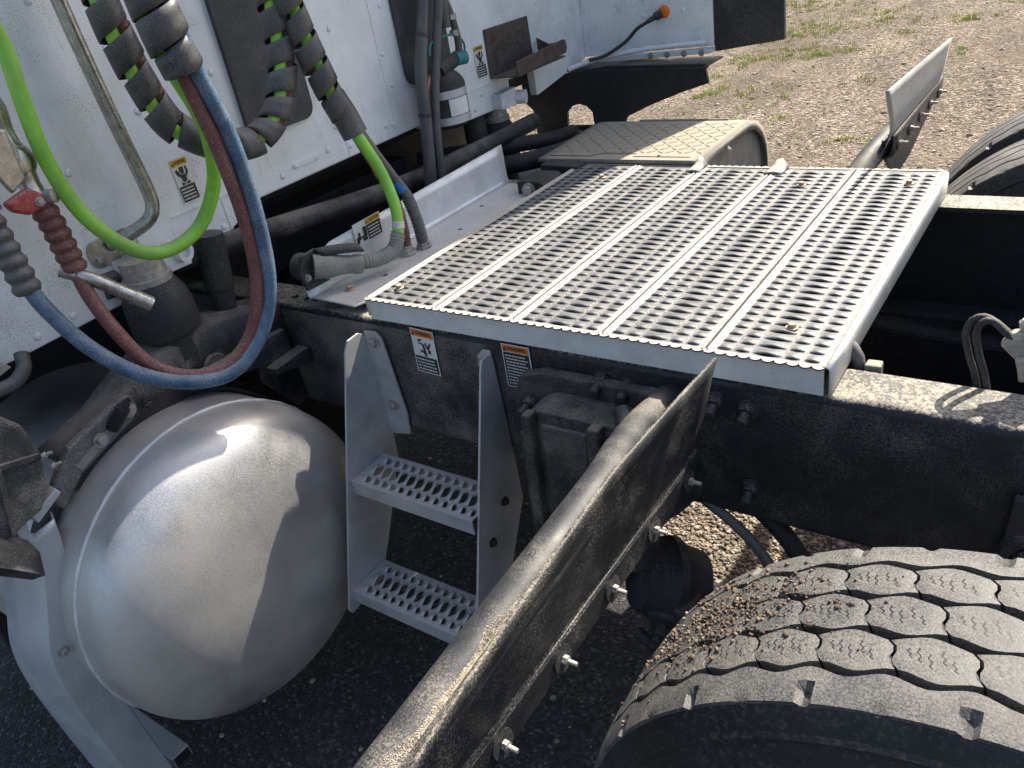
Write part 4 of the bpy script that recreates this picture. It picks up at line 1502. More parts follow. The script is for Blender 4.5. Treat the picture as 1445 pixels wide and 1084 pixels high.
def wheel(y, label, detail, spin=0.0):
    t = thing("tyre", (WX, y, GZ), label, "tyre", "rear tyres of the truck")
    M = Matrix.Translation((WX, y, WZ)) @ Matrix.Rotation(spin, 4, 'Y')
    tyre = link("carcass", me_carcass, None, t, M)
    link("rim", me_rim, None, t, M)
    ring = me_ribs[:2] if detail else me_ribs
    for me in ring:
        link("tread_rib", me, None, tyre, None).matrix_basis = M
    if detail:
        for b, me in enumerate(me_blocks):
            off = (0.0, 0.5, 0.0)[b]
            for k in range(NB):
                ang = 2 * math.pi * (k + off) / NB
                # the zigzag grooves repeat with the blocks, so every block of a rib shares one mesh
                Mb = M @ Matrix.Rotation(-ang, 4, 'Y')
                link("tread_block", me, None, tyre, None).matrix_basis = Mb
        sip = []
        v, f = [], []
        for b, me in enumerate(me_sipes):
            co_ = np.array([q.co[:] for q in me.vertices])
            for k in range(NB):
                ang = 2 * math.pi * (k + (0.0, 0.5, 0.0)[b]) / NB
                c, s = math.cos(ang), math.sin(ang)
                i0 = len(v)
                for x, yy_, z in co_:
                    v.append((x * c - z * s, yy_, x * s + z * c))
                f += [tuple(i0 + q for q in p.vertices) for p in me.polygons]
        sm = mesh("sipe_cuts", v, f)
        so = link("sipe_cuts", sm, M_DBLACK, tyre)
        so.matrix_basis = M
        so["kind"] = "stuff"
    return t, tyre, M


def fix_children(o):
    """children given a world matrix as basis: cancel the parent's transform."""
    for c in o.children:
        c.matrix_parent_inverse = world_of(o).inverted()


near_wheel, near_tyre, WM = wheel(-0.380, "big worn truck tyre with soil on its tread in the right foreground", True)
fix_children(near_tyre)
w2, t2, _ = wheel(1.245, "inner of the two far tyres, right of the deck plate's far corner", False, 0.05)
fix_children(t2)
w3, t3, _ = wheel(1.600, "outer of the two far tyres, half hidden by the inner one", False, 0.02)
fix_children(t3)

# soil and crumbs caught on the near tyre
nS = 2600
aa = rng.normal(math.radians(132), math.radians(8), nS)
ys = np.clip(-0.380 + rng.normal(0.015, 0.045, nS), -0.48, -0.285)
keep = rng.random(nS) < np.exp(-((ys + 0.36) / 0.09) ** 2)
aa, ys = aa[keep], ys[keep]
ss = 0.0005 + 0.0030 * rng.random(len(aa)) ** 5.0
rr = WR - 0.010 * (np.abs(ys + 0.38) / TW) ** 3.2 + ss * 0.2
cc = np.stack([WX + rr * np.cos(aa), ys, WZ + rr * np.sin(aa)], 1)
so = link("soil_crumbs", pebble_mesh("soil_crumbs", cc, ss, 0.8), M_SOIL, near_wheel)
so["kind"] = "stuff"

# ------------------------------------------------------------------ cab
CX = -0.400
cab = thing("truck_cab", (-1.2, 0.44, 0.1), "white dusty truck cab rear wall with rivets and dark panels", "truck cab")
wall = [(-0.79, 0.060), (-0.47, 0.061), (-0.151, 0.070), (-0.120, 0.078), (-0.09, 0.108), (-0.06, 0.112), (0.005, 0.104), (0.045, 0.120), (0.075, 0.148), (0.107, 0.149), (0.70, 0.152),
        (0.72, 0.138), (0.85, 0.112), (0.92, 0.107), (1.07, 0.103), (1.145, 0.108), (1.152, 0.172), (1.296, 0.168), (1.298, 0.088), (1.66, 0.138), (1.66, 3.05), (-0.79, 3.05)]
prism("rear_wall", wall, 'x', CX - 0.03, CX, M_WHITE, cab, bevel=0.004)
box("cab_body", (-2.4, CX - 0.031, -0.78, 1.65, 0.20, 3.05), M_WHITE, cab, bevel=0.02)
box("cab_floor", (-2.3, CX - 0.06, -0.70, 1.57, 0.12, 0.198), M_DARK, cab, bevel=0.01)


def rounded(y0, y1, z0, z1, r):
    pts = []
    for cy_, cz_, a0 in ((y1 - r, z1 - r, 0), (y0 + r, z1 - r, 90), (y0 + r, z0 + r, 180), (y1 - r, z0 + r, 270)):
        for k in range(6):
            a = math.radians(a0 + 18 * k)
            pts.append((cy_ + r * math.cos(a), cz_ + r * math.sin(a)))
    return pts


prism("dark_panel", rounded(0.140, 0.338, 0.278, 0.95, 0.030), 'x', CX + 0.0005, CX + 0.012, M_PANEL, cab, bevel=0.004, seg=3)
prism("dark_panel", rounded(0.684, 0.880, 0.262, 0.95, 0.030), 'x', CX + 0.0005, CX + 0.012, M_PANEL, cab, bevel=0.004, seg=3)
# panel seams: thin overlapping strips
for b in ((CX, CX + 0.0018, 0.420, 0.424, 0.152, 0.30), (CX, CX + 0.0018, 0.604, 0.608, 0.152, 1.9), (CX, CX + 0.0018, 1.292, 1.297, 0.172, 1.9), (CX, CX + 0.0025, -0.11, 0.12, 0.186, 0.190),
          (CX, CX + 0.0025, 0.86, 1.16, 0.184, 0.188), (CX, CX + 0.0022, 0.02, 0.026, 0.112, 0.188)):
    box("panel_seam", b, M_WHITE, cab, bevel=0.0008)
prism("slotted_plate", rounded(0.236, 0.325, 0.180, 0.192, 0.006), 'x', CX, CX + 0.003, M_WHITE, cab, bevel=0.0008)
for y, z in ((-0.105, 0.52), (-0.09, 0.40), (-0.27, 0.335), (-0.21, 0.62), (0.03, 0.62), (0.10, 0.43), (-0.02, 0.155), (0.005, 0.125), (0.052, 0.166), (-0.075, 0.146), (0.20, 0.175), (0.245, 0.186), (0.31, 0.186), (0.355, 0.19),
             (0.40, 0.235), (0.43, 0.178), (0.60, 0.185), (0.57, 0.19), (-0.40, 0.075), (-0.335, 0.105), (-0.375, 0.09), (-0.45, 0.083), (0.90, 0.165), (1.0, 0.165), (1.10, 0.165), (0.96, 0.13), (1.32, 0.25), (1.40, 0.20), (1.48, 0.17), (1.38, 0.115),
             (1.33, 0.42), (1.36, 0.36), (0.62, 0.36), (0.63, 0.28), (0.65, 0.47), (0.44, 0.33), (0.46, 0.45), (0.92, 0.24), (0.92, 0.36), (-0.30, 0.47), (-0.33, 0.20), (-0.22, 0.13), (1.45, 0.30), (1.55, 0.16)):
    link("rivet", ME_RIVET, None, cab, orient((CX, y, z), (1, 0, 0), 0, 1.25))
decal(cab, (CX + 0.0015, -0.068, 0.294), (0, 1, 0), (0, 0.02, -1), 0.042, 0.092, "WARNING", M_DYELLOW, "crush", "yellow headed warning decal behind the green cable")
decal(cab, (CX + 0.0015, 0.997, 0.300), (0, 1, 0.02), (0, -0.02, -1), 0.046, 0.090, "WARNING", M_DYELLOW, "crush", "yellow headed warning decal left of the rusty tray")
# far side fairing, its rubber edge and marker lamp
prism("side_fairing", [(CX, 0.138), (0.08, 0.146), (0.08, 3.05), (CX, 3.05)], 'y', 1.63, 1.66, M_WHITE, cab, bevel=0.004)
prism("rubber_extender", [(0.081, 0.128), (0.306, 0.150), (0.300, 0.45), (0.278, 0.85), (0.274, 3.05), (0.081, 3.05)], 'y', 1.635, 1.655, M_RUBBER, cab, bevel=0.003)
prism("fairing_sill", [(CX + 0.02, 0.120), (0.085, 0.130), (0.085, 0.145), (CX + 0.02, 0.137)], 'y', 1.600, 1.632, M_WHITE, cab)
for x in (-0.13, -0.07, -0.01, 0.05):
    bolt(cab, (x, 1.600, 0.134), (0, -1, 0), 1.2, M_STEEL)
tube("fairing_strut", [(CX + 0.005, 1.50, 0.125), (-0.30, 1.545, 0.145), (-0.15, 1.575, 0.160), (0.07, 1.60, 0.165)], 0.009, M_WHITE, cab)
tube("fairing_strut", [(CX + 0.005, 1.52, 0.090), (-0.34, 1.54, 0.098), (-0.28, 1.56, 0.112)], 0.008, M_WHITE, cab)
lathe("marker_lamp", [(0, 0.020), (0.008, 0.020), (0.014, 0.014), (0.016, 0.0)], (-0.085, 1.632, 0.262), (0, -1, 0), M_AMBER, cab, 24)
lathe("lamp_plug", [(0, 0.014), (0.02, 0.014), (0.025, 0.009), (0.05, 0.008)], (-0.09, 1.618, 0.260), (-0.75, -0.5, -0.35), M_RUBBER, cab, 16)
tube("lamp_cable", [(-0.12, 1.595, 0.245), (-0.16, 1.575, 0.225), (-0.20, 1.565, 0.19), (-0.26, 1.53, 0.158), (-0.31, 1.50, 0.15)], 0.006, M_RUBBER, cab, sides=8)
for x, z in ((-0.16, 0.255), (-0.02, 0.262)):
    link("rivet", ME_RIVET, None, cab, orient((x, 1.63, z), (0, -1, 0), 0, 1.3))

# grab handle
gh = thing("grab_handle", (-0.37, -0.25, 0.18), "bent steel grab handle pipe on the left of the cab wall", "grab handle")
tube("pipe", [(-0.345, -0.187, 0.78), (-0.345, -0.186, 0.60), (-0.345, -0.176, 0.42), (-0.345, -0.165, 0.29), (-0.346, -0.165, 0.240), (-0.352, -0.180, 0.214), (-0.372, -0.212, 0.198), (-0.399, -0.255, 0.186)], 0.0135, M_PIPE, gh, sides=20)
prism("foot_plate", rounded(-0.302, -0.195, 0.150, 0.206, 0.022), 'x', CX, CX + 0.004, M_PIPE, gh)
for y, z in ((-0.287, 0.168), (-0.208, 0.190)):
    bolt(gh, (CX + 0.004, y, z), (1, 0, 0), 1.0, M_STEEL)

# rusty tray on the wall
tr = thing("rusty_tray", (-0.36, 1.18, 0.18), "rusty brown steel tray with raised back plate on the cab wall", "tray")
prism("back_plate", [(1.055, 0.195), (1.298, 0.185), (1.294, 0.333), (1.058, 0.335)], 'x', CX + 0.0005, CX + 0.006, M_RUST, tr)
prism("floor_plate", [(CX + 0.006, 1.055), (-0.295, 1.060), (-0.295, 1.335), (CX + 0.006, 1.330)], 'z', 0.196, 0.201, M_RUST, tr)
prism("front_lip", [(1.056, 0.201), (1.335, 0.208), (1.345, 0.222), (1.340, 0.248), (1.325, 0.250), (1.058, 0.240)], 'x', -0.300, -0.293, M_RUST, tr)
prism("end_lip", [(CX + 0.006, 0.201), (-0.301, 0.204), (-0.301, 0.245), (-0.35, 0.240), (CX + 0.006, 0.262)], 'y', 1.325, 1.331, M_RUST, tr)

# cab rear suspension: air springs and damper tubes


def air_spring(x, y, z0, z1, r, label):
    t = thing("air_spring", (x, y, z0), label, "air spring", "cab air springs")
    h = z1 - z0
    lathe("bellows", [(0.0, r * 0.75), (h * 0.06, r * 0.95), (h * 0.15, r * 1.0), (h * 0.55, r * 0.98), (h * 0.75, r * 0.92), (h * 0.9, r * 0.78), (h, r * 0.66)], (x, y, z0), (0, 0, 1), M_RUBBER, t, 40)
    lathe("piston", [(0, r * 0.72), (0.05, r * 0.68)], (x, y, z0 - 0.048), (0, 0, 1), M_RUBBER, t, 32)
    lathe("top_cap", [(0, r * 0.72), (0.012, r * 0.72), (0.014, r * 0.64), (0.05, r * 0.60)], (x, y, z1 - 0.002), (0, 0, 1), M_STEEL, t, 32)
    return t


air_spring(-0.345, -0.235, -0.012, 0.108, 0.068, "dusty black rubber air spring below the cab wall near the grab handle")
a2 = air_spring(-0.46, 1.13, -0.09, 0.055, 0.062, "black rubber air spring under the far half of the cab wall")
dp = thing("damper", (-0.36, -0.06, -0.05), "black damper tube standing behind the hanging red and blue hoses", "damper")
lathe("body", [(0, 0.026), (0.075, 0.026), (0.078, 0.029), (0.082, 0.029), (0.084, 0.031), (0.20, 0.031)], (-0.37, -0.085, -0.06), (0.06, 0.10, 1), M_RUBBER, dp, 28)
dp2 = thing("damper", (-0.44, 1.02, -0.05), "black damper tube beside the far air spring, below and right of the canister", "damper")
lathe("body", [(0, 0.034), (0.17, 0.036)], (-0.45, 1.005, -0.06), (0, 0, 1), M_RUBBER, dp2, 28)
eye = thing("hinge_eye", (-0.36, 1.12, 0.12), "white round hinge eye under the rusty tray", "hinge")
lathe("eye", [(0, 0.021), (0.045, 0.021), (0.045, 0.012), (0.02, 0.012)], (-0.385, 1.135, 0.122), (1, 0.35, -0.05), M_WHITE, eye, 28)
prism("lug", [(1.05, 0.105), (1.13, 0.10), (1.13, 0.155), (1.05, 0.15)], 'x', -0.399, -0.365, M_WHITE, eye)
eye2 = thing("hinge_eye", (-0.33, -0.19, 0.14), "dusty hinge eye above the near air spring, crossed by the green cable", "hinge")
lathe("eye", [(0, 0.021), (0.055, 0.021), (0.055, 0.012), (0.02, 0.012)], (-0.385, -0.155, 0.134), (1, 0.25, -0.05), M_WHITE, eye2, 28)
prism("lug", [(-0.265, 0.104), (-0.13, 0.100), (-0.13, 0.150), (-0.265, 0.155)], 'x', -0.399, -0.345, M_WHITE, eye2)

# short flexible metal drain pipe
fp = thing("flexible_pipe", (-0.25, -0.33, 0.1), "short ribbed metal pipe poking out below the cab wall", "pipe")
ribbed("ribbed_hose", [(-0.30, -0.40, 0.205), (-0.27, -0.372, 0.180), (-0.258, -0.342, 0.147), (-0.250, -0.322, 0.124)], 0.0135, 0.0018, 0.005, M_PIPE, fp)
lathe("end_sleeve", [(0, 0.0148), (0.034, 0.0148), (0.034, 0.0125), (0.010, 0.0125)], (-0.250, -0.322, 0.124), (0.28, 0.62, -0.73), M_PIPE, fp, 24)
lathe("bore", [(0, 0.0124), (0.0006, 0.0124)], Vector((-0.250, -0.322, 0.124)) + Vector((0.28, 0.62, -0.73)).normalized() * 0.012, (0.28, 0.62, -0.73), M_DBLACK, fp, 20)

# corrugated loom and plate at the far left under the wall
lm = thing("corrugated_loom", (-0.3, -0.56, 0.06), "black corrugated wire loom under a small bracket at the left edge", "wire loom")
ribbed("loom", [(-0.30, -0.66, 0.085), (-0.30, -0.594, 0.066), (-0.30, -0.555, 0.062), (-0.305, -0.528, 0.075), (-0.32, -0.515, 0.095)], 0.013, 0.002, 0.006, M_WRAP, lm)
prism("clamp_plate", [(-0.62, 0.112), (-0.555, 0.105), (-0.545, 0.088), (-0.60, 0.075), (-0.63, 0.08)], 'x', -0.345, -0.30, M_STEEL, lm)
prism("hinge_plate", [(-0.62, 0.175), (-0.545, 0.162), (-0.54, 0.148), (-0.62, 0.150)], 'x', -0.37, -0.32, M_PIPE, lm)
bolt(lm, (-0.37, -0.56, 0.125), (1, 0, 0), 1.6, M_STEEL)

# ------------------------------------------------------------------ canister with its fittings and the black hose bunch
ca = thing("air_canister", (-0.32, 0.745, 0.12), "black cylindrical canister with two steel bands and white label on the cab wall", "canister")
cx_, cy_ = -0.335, 0.757
lathe("body", [(0.0, 0.035), (0.006, 0.052), (0.016, 0.060), (0.115, 0.060), (0.128, 0.054), (0.140, 0.044), (0.148, 0.03)], (cx_, cy_, 0.135), (0, 0, 1), M_RUBBER, ca, 48)
for z in (0.150, 0.218):
    lathe("steel_band", [(0, 0.0612), (0.020, 0.0612)], (cx_, cy_, z), (0, 0, 1), M_GALV, ca, 48)
rows = [[(cx_ + 0.0612 * math.cos(a), cy_ + 0.0612 * math.sin(a), z) for a in np.linspace(-0.75, 0.35, 10)] for z in (0.172, 0.216)]
link("paper_label", sheet_mesh("paper_label", rows, 60), M_DWHITE, ca)
tube("valve_head", [(cx_ + 0.02, cy_ - 0.03, 0.285), (cx_ + 0.02, cy_ + 0.02, 0.296), (cx_ + 0.02, cy_ + 0.06, 0.306)], 0.018, M_RUBBER, ca)
lathe("teal_cap", [(0, 0.018), (0.034, 0.018), (0.036, 0.015)], (cx_ + 0.022, cy_ + 0.045, 0.303), (0.25, 0.95, -0.05), M_TEAL, ca, 20)
tube("copper_elbow", [(cx_ + 0.02, cy_ - 0.035, 0.285), (cx_ + 0.022, cy_ - 0.075, 0.278), (cx_ + 0.024, cy_ - 0.098, 0.255), (cx_ + 0.024, cy_ - 0.104, 0.215)], 0.010, M_COPPER, ca)
tube("green_wire", [(cx_ + 0.035, cy_ - 0.07, 0.335), (cx_ + 0.03, cy_ - 0.05, 0.362), (cx_ + 0.03, cy_ + 0.04, 0.366), (cx_ + 0.03, cy_ + 0.085, 0.335), (cx_ + 0.03, cy_ + 0.072, 0.30)], 0.003, M_TEAL, ca, sides=8)
for z in (0.20, 0.175):
    lathe("coupling", [(0, 0.013), (0.012, 0.013)], (cx_ + 0.024, cy_ - 0.107, z), (0, 0, 1), M_STEEL, ca, 6)

hk = [("wide black hose bundle hanging behind the canister down into the frame", [(-0.34, 0.79, 0.60), (-0.335, 0.745, 0.459), (-0.325, 0.70, 0.38), (-0.315, 0.655, 0.29), (-0.305, 0.625, 0.18), (-0.30, 0.595, 0.06), (-0.32, 0.58, -0.08)], 0.017),
      ("thin black hose beside the wide bundle, left of the canister", [(-0.31, 0.81, 0.60), (-0.305, 0.772, 0.46), (-0.30, 0.72, 0.35), (-0.295, 0.665, 0.22), (-0.285, 0.628, 0.10), (-0.29, 0.612, -0.08)], 0.012),
      ("black hose with steel coupling running down to the canister valve", [(-0.33, 0.78, 0.60), (-0.315, 0.80, 0.47), (-0.31, 0.815, 0.41), (-0.31, 0.825, 0.35), (-0.315, 0.825, 0.31)], 0.010),
      ("short flat black hose end hanging right of the bundle above the canister", [(-0.325, 0.785, 0.60), (-0.315, 0.79, 0.47), (-0.312, 0.785, 0.385)], 0.016)]
for lab, pts, r in hk:
    t = thing("black_hose", pts[-1], lab, "hose", "black hoses at the canister")
    tube("hose", pts, r, M_WRAP, t)
    if r == 0.010:
        for z in (0.40, 0.36):
            lathe("coupling", [(0, 0.014), (0.014, 0.014)], (-0.311, 0.817, z), (0, 0.05, 1), M_STEEL, t, 6)
    if r == 0.017:
        for p, d in (((-0.325, 0.70, 0.38), (0.1, 0.45, 0.9)), ((-0.306, 0.628, 0.195), (0.05, 0.25, 1))):
            lathe("tie_band", [(0, 0.0185), (0.008, 0.0185)], p, d, M_RUBBER, t, 20)

# ------------------------------------------------------------------ hanging hoses and cables


def spiral_wrap(parent, ctrl, radius, pitch, width, phase=0.0, name="spiral_wrap"):
    """flat ribbon wound round the hoses with gaps between its turns."""
    pts = spline(ctrl, 0.004)
    T, N, B = frames(pts)
    S = [0.0]
    for a, b in zip(pts, pts[1:]):
        S.append(S[-1] + (b - a).length)
    S = np.array(S)
    P = np.array([p[:] for p in pts])
    NN = np.array([p[:] for p in N])
    BB = np.array([p[:] for p in B])

    def ev(arr, s):
        return Vector([np.interp(s, S, arr[:, k]) for k in range(3)])
    total = S[-1]
    v, f = [], []
    steps = int(total / pitch * 28)
    cross = 4
    for i in range(steps + 1):
        s = total * i / steps
        a = 2 * math.pi * s / pitch + phase
        for k in range(cross):
            u = (k / (cross - 1) - 0.5) * width
            q = min(max(s + u, 0), total)
            flare = 1.0 + 0.05 * math.sin(a * 0.37 + 1.3) + 0.04 * (k / (cross - 1))
            n_, b_ = ev(NN, q).normalized(), ev(BB, q).normalized()
            v.append(ev(P, q) + (n_ * math.cos(a) + b_ * math.sin(a)) * radius * flare)
    for i in range(steps):
        for k in range(cross - 1):
            j = i * cross + k
            f.append((j, j + 1, j + cross + 1, j + cross))
    return link(name, mesh(name, v, f, 60), M_WRAP, parent, solid=0.0022)


def offset_path(ctrl, dy, dx=0.0, dz=0.0):
    return [(x + dx, y + dy, z + dz) for x, y, z in ctrl]


GREEN = [(-0.115, -0.196, 0.705), (-0.115, -0.192, 0.627), (-0.125, -0.180, 0.535), (-0.14, -0.150, 0.463), (-0.17, -0.112, 0.384), (-0.2, -0.099, 0.303), (-0.225, -0.113, 0.239), (-0.24, -0.157, 0.19), (-0.25, -0.218, 0.174),
         (-0.255, -0.27, 0.19), (-0.26, -0.316, 0.241), (-0.265, -0.345, 0.306), (-0.265, -0.358, 0.394), (-0.265, -0.353, 0.486), (-0.265, -0.345, 0.564), (-0.265, -0.354, 0.632), (-0.265, -0.36, 0.70)]
RED = [(-0.092, -0.178, 0.702), (-0.092, -0.176, 0.624), (-0.092, -0.172, 0.511), (-0.09, -0.163, 0.432), (-0.085, -0.157, 0.355), (-0.085, -0.152, 0.245), (-0.085, -0.159, 0.152), (-0.085, -0.182, 0.076), (-0.095, -0.218, 0.011),
       (-0.11, -0.276, -0.025), (-0.14, -0.333, -0.02), (-0.18, -0.374, 0.017), (-0.225, -0.388, 0.086), (-0.27, -0.387, 0.161), (-0.29, -0.378, 0.222)]
BLUE = [(-0.072, -0.170, 0.699), (-0.072, -0.166, 0.62), (-0.072, -0.160, 0.507), (-0.073, -0.147, 0.439), (-0.07, -0.135, 0.36), (-0.07, -0.133, 0.252), (-0.07, -0.146, 0.134), (-0.075, -0.17, 0.057), (-0.085, -0.216, -0.004),
        (-0.1, -0.28, -0.036), (-0.13, -0.349, -0.022), (-0.17, -0.408, 0.022), (-0.21, -0.45, 0.092), (-0.24, -0.474, 0.172), (-0.256, -0.479, 0.226)]
t = thing("green_cable", (-0.265, -0.2, 0.17), "bright green electric cable hanging in a wide loop before the cab wall", "cable")
tube("jacket", GREEN, 0.0132, M_GREEN, t, sides=18)
t = thing("red_hose", (-0.22, -0.25, -0.07), "faded red air hose hanging in a low loop beside the blue one", "hose")
tube("hose", RED, 0.0130, M_RED, t, sides=18)
t = thing("blue_hose", (-0.19, -0.25, -0.09), "dusty blue air hose hanging in the lowest loop above the fuel tank", "hose")
tube("hose", BLUE, 0.0136, M_BLUE, t, sides=18)
W2 = [(-0.09, -0.184, 0.70), (-0.09, -0.184, 0.629), (-0.09, -0.181, 0.579), (-0.09, -0.175, 0.526), (-0.09, -0.166, 0.478)]
t = thing("spiral_wrap", (-0.21, -0.09, 0.47), "dark spiral wrap tube around the green, red and blue lines above their loops", "spiral wrap", "spiral wraps")
spiral_wrap(t, W2, 0.0350, 0.054, 0.050, 2.0, "wrap")

W1 = [(-0.25, -0.172, 0.70), (-0.25, -0.17, 0.654), (-0.25, -0.168, 0.595), (-0.25, -0.164, 0.538), (-0.25, -0.152, 0.466), (-0.25, -0.129, 0.391), (-0.24, -0.091, 0.348), (-0.235, -0.025, 0.315), (-0.235, 0.051, 0.31), (-0.235, 0.122, 0.359),
      (-0.24, 0.16, 0.434), (-0.24, 0.174, 0.519), (-0.24, 0.186, 0.594), (-0.24, 0.19, 0.70)]
t = thing("spiral_wrap", (-0.24, 0.0, 0.30), "spiral wrapped hose pair hanging in a U before the dark panel", "spiral wrap", "spiral wraps")
spiral_wrap(t, W1, 0.0285, 0.060, 0.048, 0.4, "wrap")
tube("green_core", offset_path(W1, -0.012, 0.010), 0.0125, M_GREEN, t)
tube("red_core", offset_path(W1, 0.013, 0.006, 0.004), 0.0140, M_RED, t)
tube("black_core", offset_path(W1, 0.002, -0.012), 0.0140, M_RUBBER, t)

GE = [(-0.20, 0.170, 0.70), (-0.2, 0.182, 0.59), (-0.2, 0.193, 0.525), (-0.195, 0.203, 0.45), (-0.185, 0.216, 0.363), (-0.172, 0.233, 0.291), (-0.15, 0.244, 0.231), (-0.13, 0.256, 0.164), (-0.105, 0.246, 0.093), (-0.10, 0.230, 0.041),
      (-0.10, 0.205, 0.014), (-0.11, 0.165, 0.007), (-0.13, 0.128, 0.012)]
W3 = [(-0.205, 0.170, 0.70), (-0.205, 0.182, 0.59), (-0.205, 0.193, 0.525), (-0.20, 0.203, 0.45), (-0.19, 0.216, 0.363), (-0.18, 0.237, 0.291), (-0.168, 0.252, 0.225)]
t = thing("spiral_wrap", (-0.17, 0.25, 0.22), "straight spiral wrap sleeve slanting down towards the hose bracket", "spiral wrap", "spiral wraps")
spiral_wrap(t, W3[:6], 0.0275, 0.054, 0.044, 1.2, "wrap")
tube("end_sleeve", [(-0.188, 0.222, 0.345), (-0.180, 0.236, 0.302), (-0.171, 0.244, 0.258)], 0.0285, M_WRAP, t)
t = thing("green_cable", (-0.145, 0.2, 0.0), "green electric cable bending down into the socket plug on the bracket", "cable")
tube("jacket", GE[:10], 0.0130, M_GREEN, t, sides=18)
ribbed("strain_relief", GE[9:], 0.0175, 0.003, 0.0075, M_BOX, t)
lathe("white_tape", [(0, 0.0137), (0.016, 0.0137)], (-0.1000, 0.2345, 0.052), (-0.02, 0.28, 1), M_TAPE, t, 20)
t = thing("red_hose", (-0.13, 0.275, 0.0), "short faded red hose with spring guard running into a bracket fitting", "hose")
tube("hose", [(-0.20, 0.193, 0.45), (-0.185, 0.214, 0.356), (-0.175, 0.237, 0.279), (-0.165, 0.255, 0.217), (-0.142, 0.270, 0.143), (-0.132, 0.279, 0.084), (-0.127, 0.277, 0.029), (-0.13, 0.275, -0.018)], 0.0095, M_RED, t)
ribbed("spring_guard", [(-0.137, 0.274, 0.115), (-0.132, 0.279, 0.084), (-0.127, 0.277, 0.029), (-0.13, 0.275, -0.012)], 0.0128, 0.0035, 0.0068, M_RED, t)
lathe("red_band", [(0, 0.0115), (0.022, 0.0115)], (-0.148, 0.266, 0.160), (-0.25, -0.15, 1), M_REDP, t, 18)
t = thing("black_hose", (-0.117, 0.319, 0.0), "black air hose with blue tape and spring guard running into a bracket fitting", "hose")
tube("hose", [(-0.195, 0.205, 0.45), (-0.185, 0.219, 0.369), (-0.175, 0.243, 0.297), (-0.16, 0.268, 0.224), (-0.14, 0.292, 0.153), (-0.12, 0.309, 0.095), (-0.115, 0.315, 0.033), (-0.117, 0.319, -0.02)], 0.0118, M_WRAP, t)
ribbed("spring_guard", [(-0.122, 0.307, 0.098), (-0.116, 0.314, 0.045), (-0.117, 0.319, -0.012)], 0.0150, 0.0035, 0.0068, M_WRAP, t)
lathe("blue_tape", [(0, 0.0130), (0.026, 0.0130)], (-0.1265, 0.304, 0.113), (-0.42, -0.34, 1), M_BLUET, t, 18)

# couplers that plug the hoses in on the left
g1 = thing("hose_coupler", (-0.30, -0.385, 0.22), "cast metal air coupler with red lever and ribbed red boot at the left edge", "coupler", "air hose couplers")
ribbed("ribbed_boot", [(-0.290, -0.388, 0.325), (-0.290, -0.383, 0.292), (-0.290, -0.381, 0.241), (-0.290, -0.380, 0.198)], 0.0230, 0.0045, 0.020, M_RED, g1)
tube("cast_neck", [(-0.310, -0.386, 0.50), (-0.308, -0.385, 0.45), (-0.300, -0.387, 0.40), (-0.294, -0.387, 0.355), (-0.290, -0.389, 0.322)], lambda i, s: 0.020 + 0.003 * math.sin(s * 75), M_PIPE, g1)
lathe("gland", [(0, 0.030), (0.010, 0.032), (0.018, 0.026), (0.022, 0.018)], (-0.300, -0.393, 0.395), (1, -0.1, 0.1), M_PIPE, g1, 28)
lathe("gland", [(0, 0.034), (0.012, 0.036), (0.020, 0.020)], (-0.300, -0.418, 0.412), (0.9, -0.3, 0.1), M_STEEL, g1, 28)
prism("detent_plate", [(-0.425, 0.46), (-0.395, 0.45), (-0.400, 0.37), (-0.43, 0.355), (-0.445, 0.40)], 'x', -0.278, -0.266, M_PIPE, g1, bevel=0.004)
prism("red_lever", [(-0.448, 0.345), (-0.405, 0.356), (-0.386, 0.342), (-0.390, 0.320), (-0.420, 0.316), (-0.442, 0.328)], 'x', -0.285, -0.262, M_REDP, g1, bevel=0.006, seg=3)
lathe("pivot", [(0, 0.012), (0.024, 0.012), (0.026, 0.009)], (-0.285, -0.382, 0.332), (1, 0.6, 0), M_STEEL, g1, 16)
bolt(g1, (-0.262, -0.398, 0.332), (1, 0, 0), 0.9, M_STEEL)
g2 = thing("hose_coupler", (-0.26, -0.48, 0.24), "dark ribbed coupler boot on the blue hose at the left edge", "coupler", "air hose couplers")
ribbed("ribbed_boot", [(-0.272, -0.480, 0.345), (-0.266, -0.480, 0.290), (-0.260, -0.480, 0.245), (-0.256, -0.480, 0.204)], 0.0235, 0.0045, 0.022, M_WRAP, g2)
lathe("collar", [(0, 0.026), (0.04, 0.027)], (-0.272, -0.480, 0.34), (-0.1, 0, 1), M_PIPE, g2, 24)

# ------------------------------------------------------------------ far side: battery box and black mounting plate
bb = thing("battery_box", (0.12, 1.12, -0.5), "dusty plastic battery box with patterned lid beyond the far edge of the deck", "battery box")
prof = [(0.868, 0.004), (0.872, 0.010), (1.20, 0.014)] + [(1.20 + 0.165 * math.sin(a), -0.13 + 0.144 * math.cos(a)) for a in np.linspace(0.15, math.pi / 2, 9)] + [(1.372, -0.30), (1.372, -0.86)]
rows = [[(x, y, z) for y, z in prof] for x in np.linspace(-0.135, 0.345, 14)]
lid = link("lid", sheet_mesh("lid", rows, 40), M_DIAM, bb, solid=0.008)
endp = [(0.885, -0.86)] + [(y - 0.012 if y > 1 else y + 0.01, z - 0.014) for y, z in prof[1:]] + [(1.36, -0.86)]
prism("end_wall", endp, 'x', 0.325, 0.335, M_BOX, bb)
prism("end_wall", endp, 'x', -0.13, -0.12, M_BOX, bb)
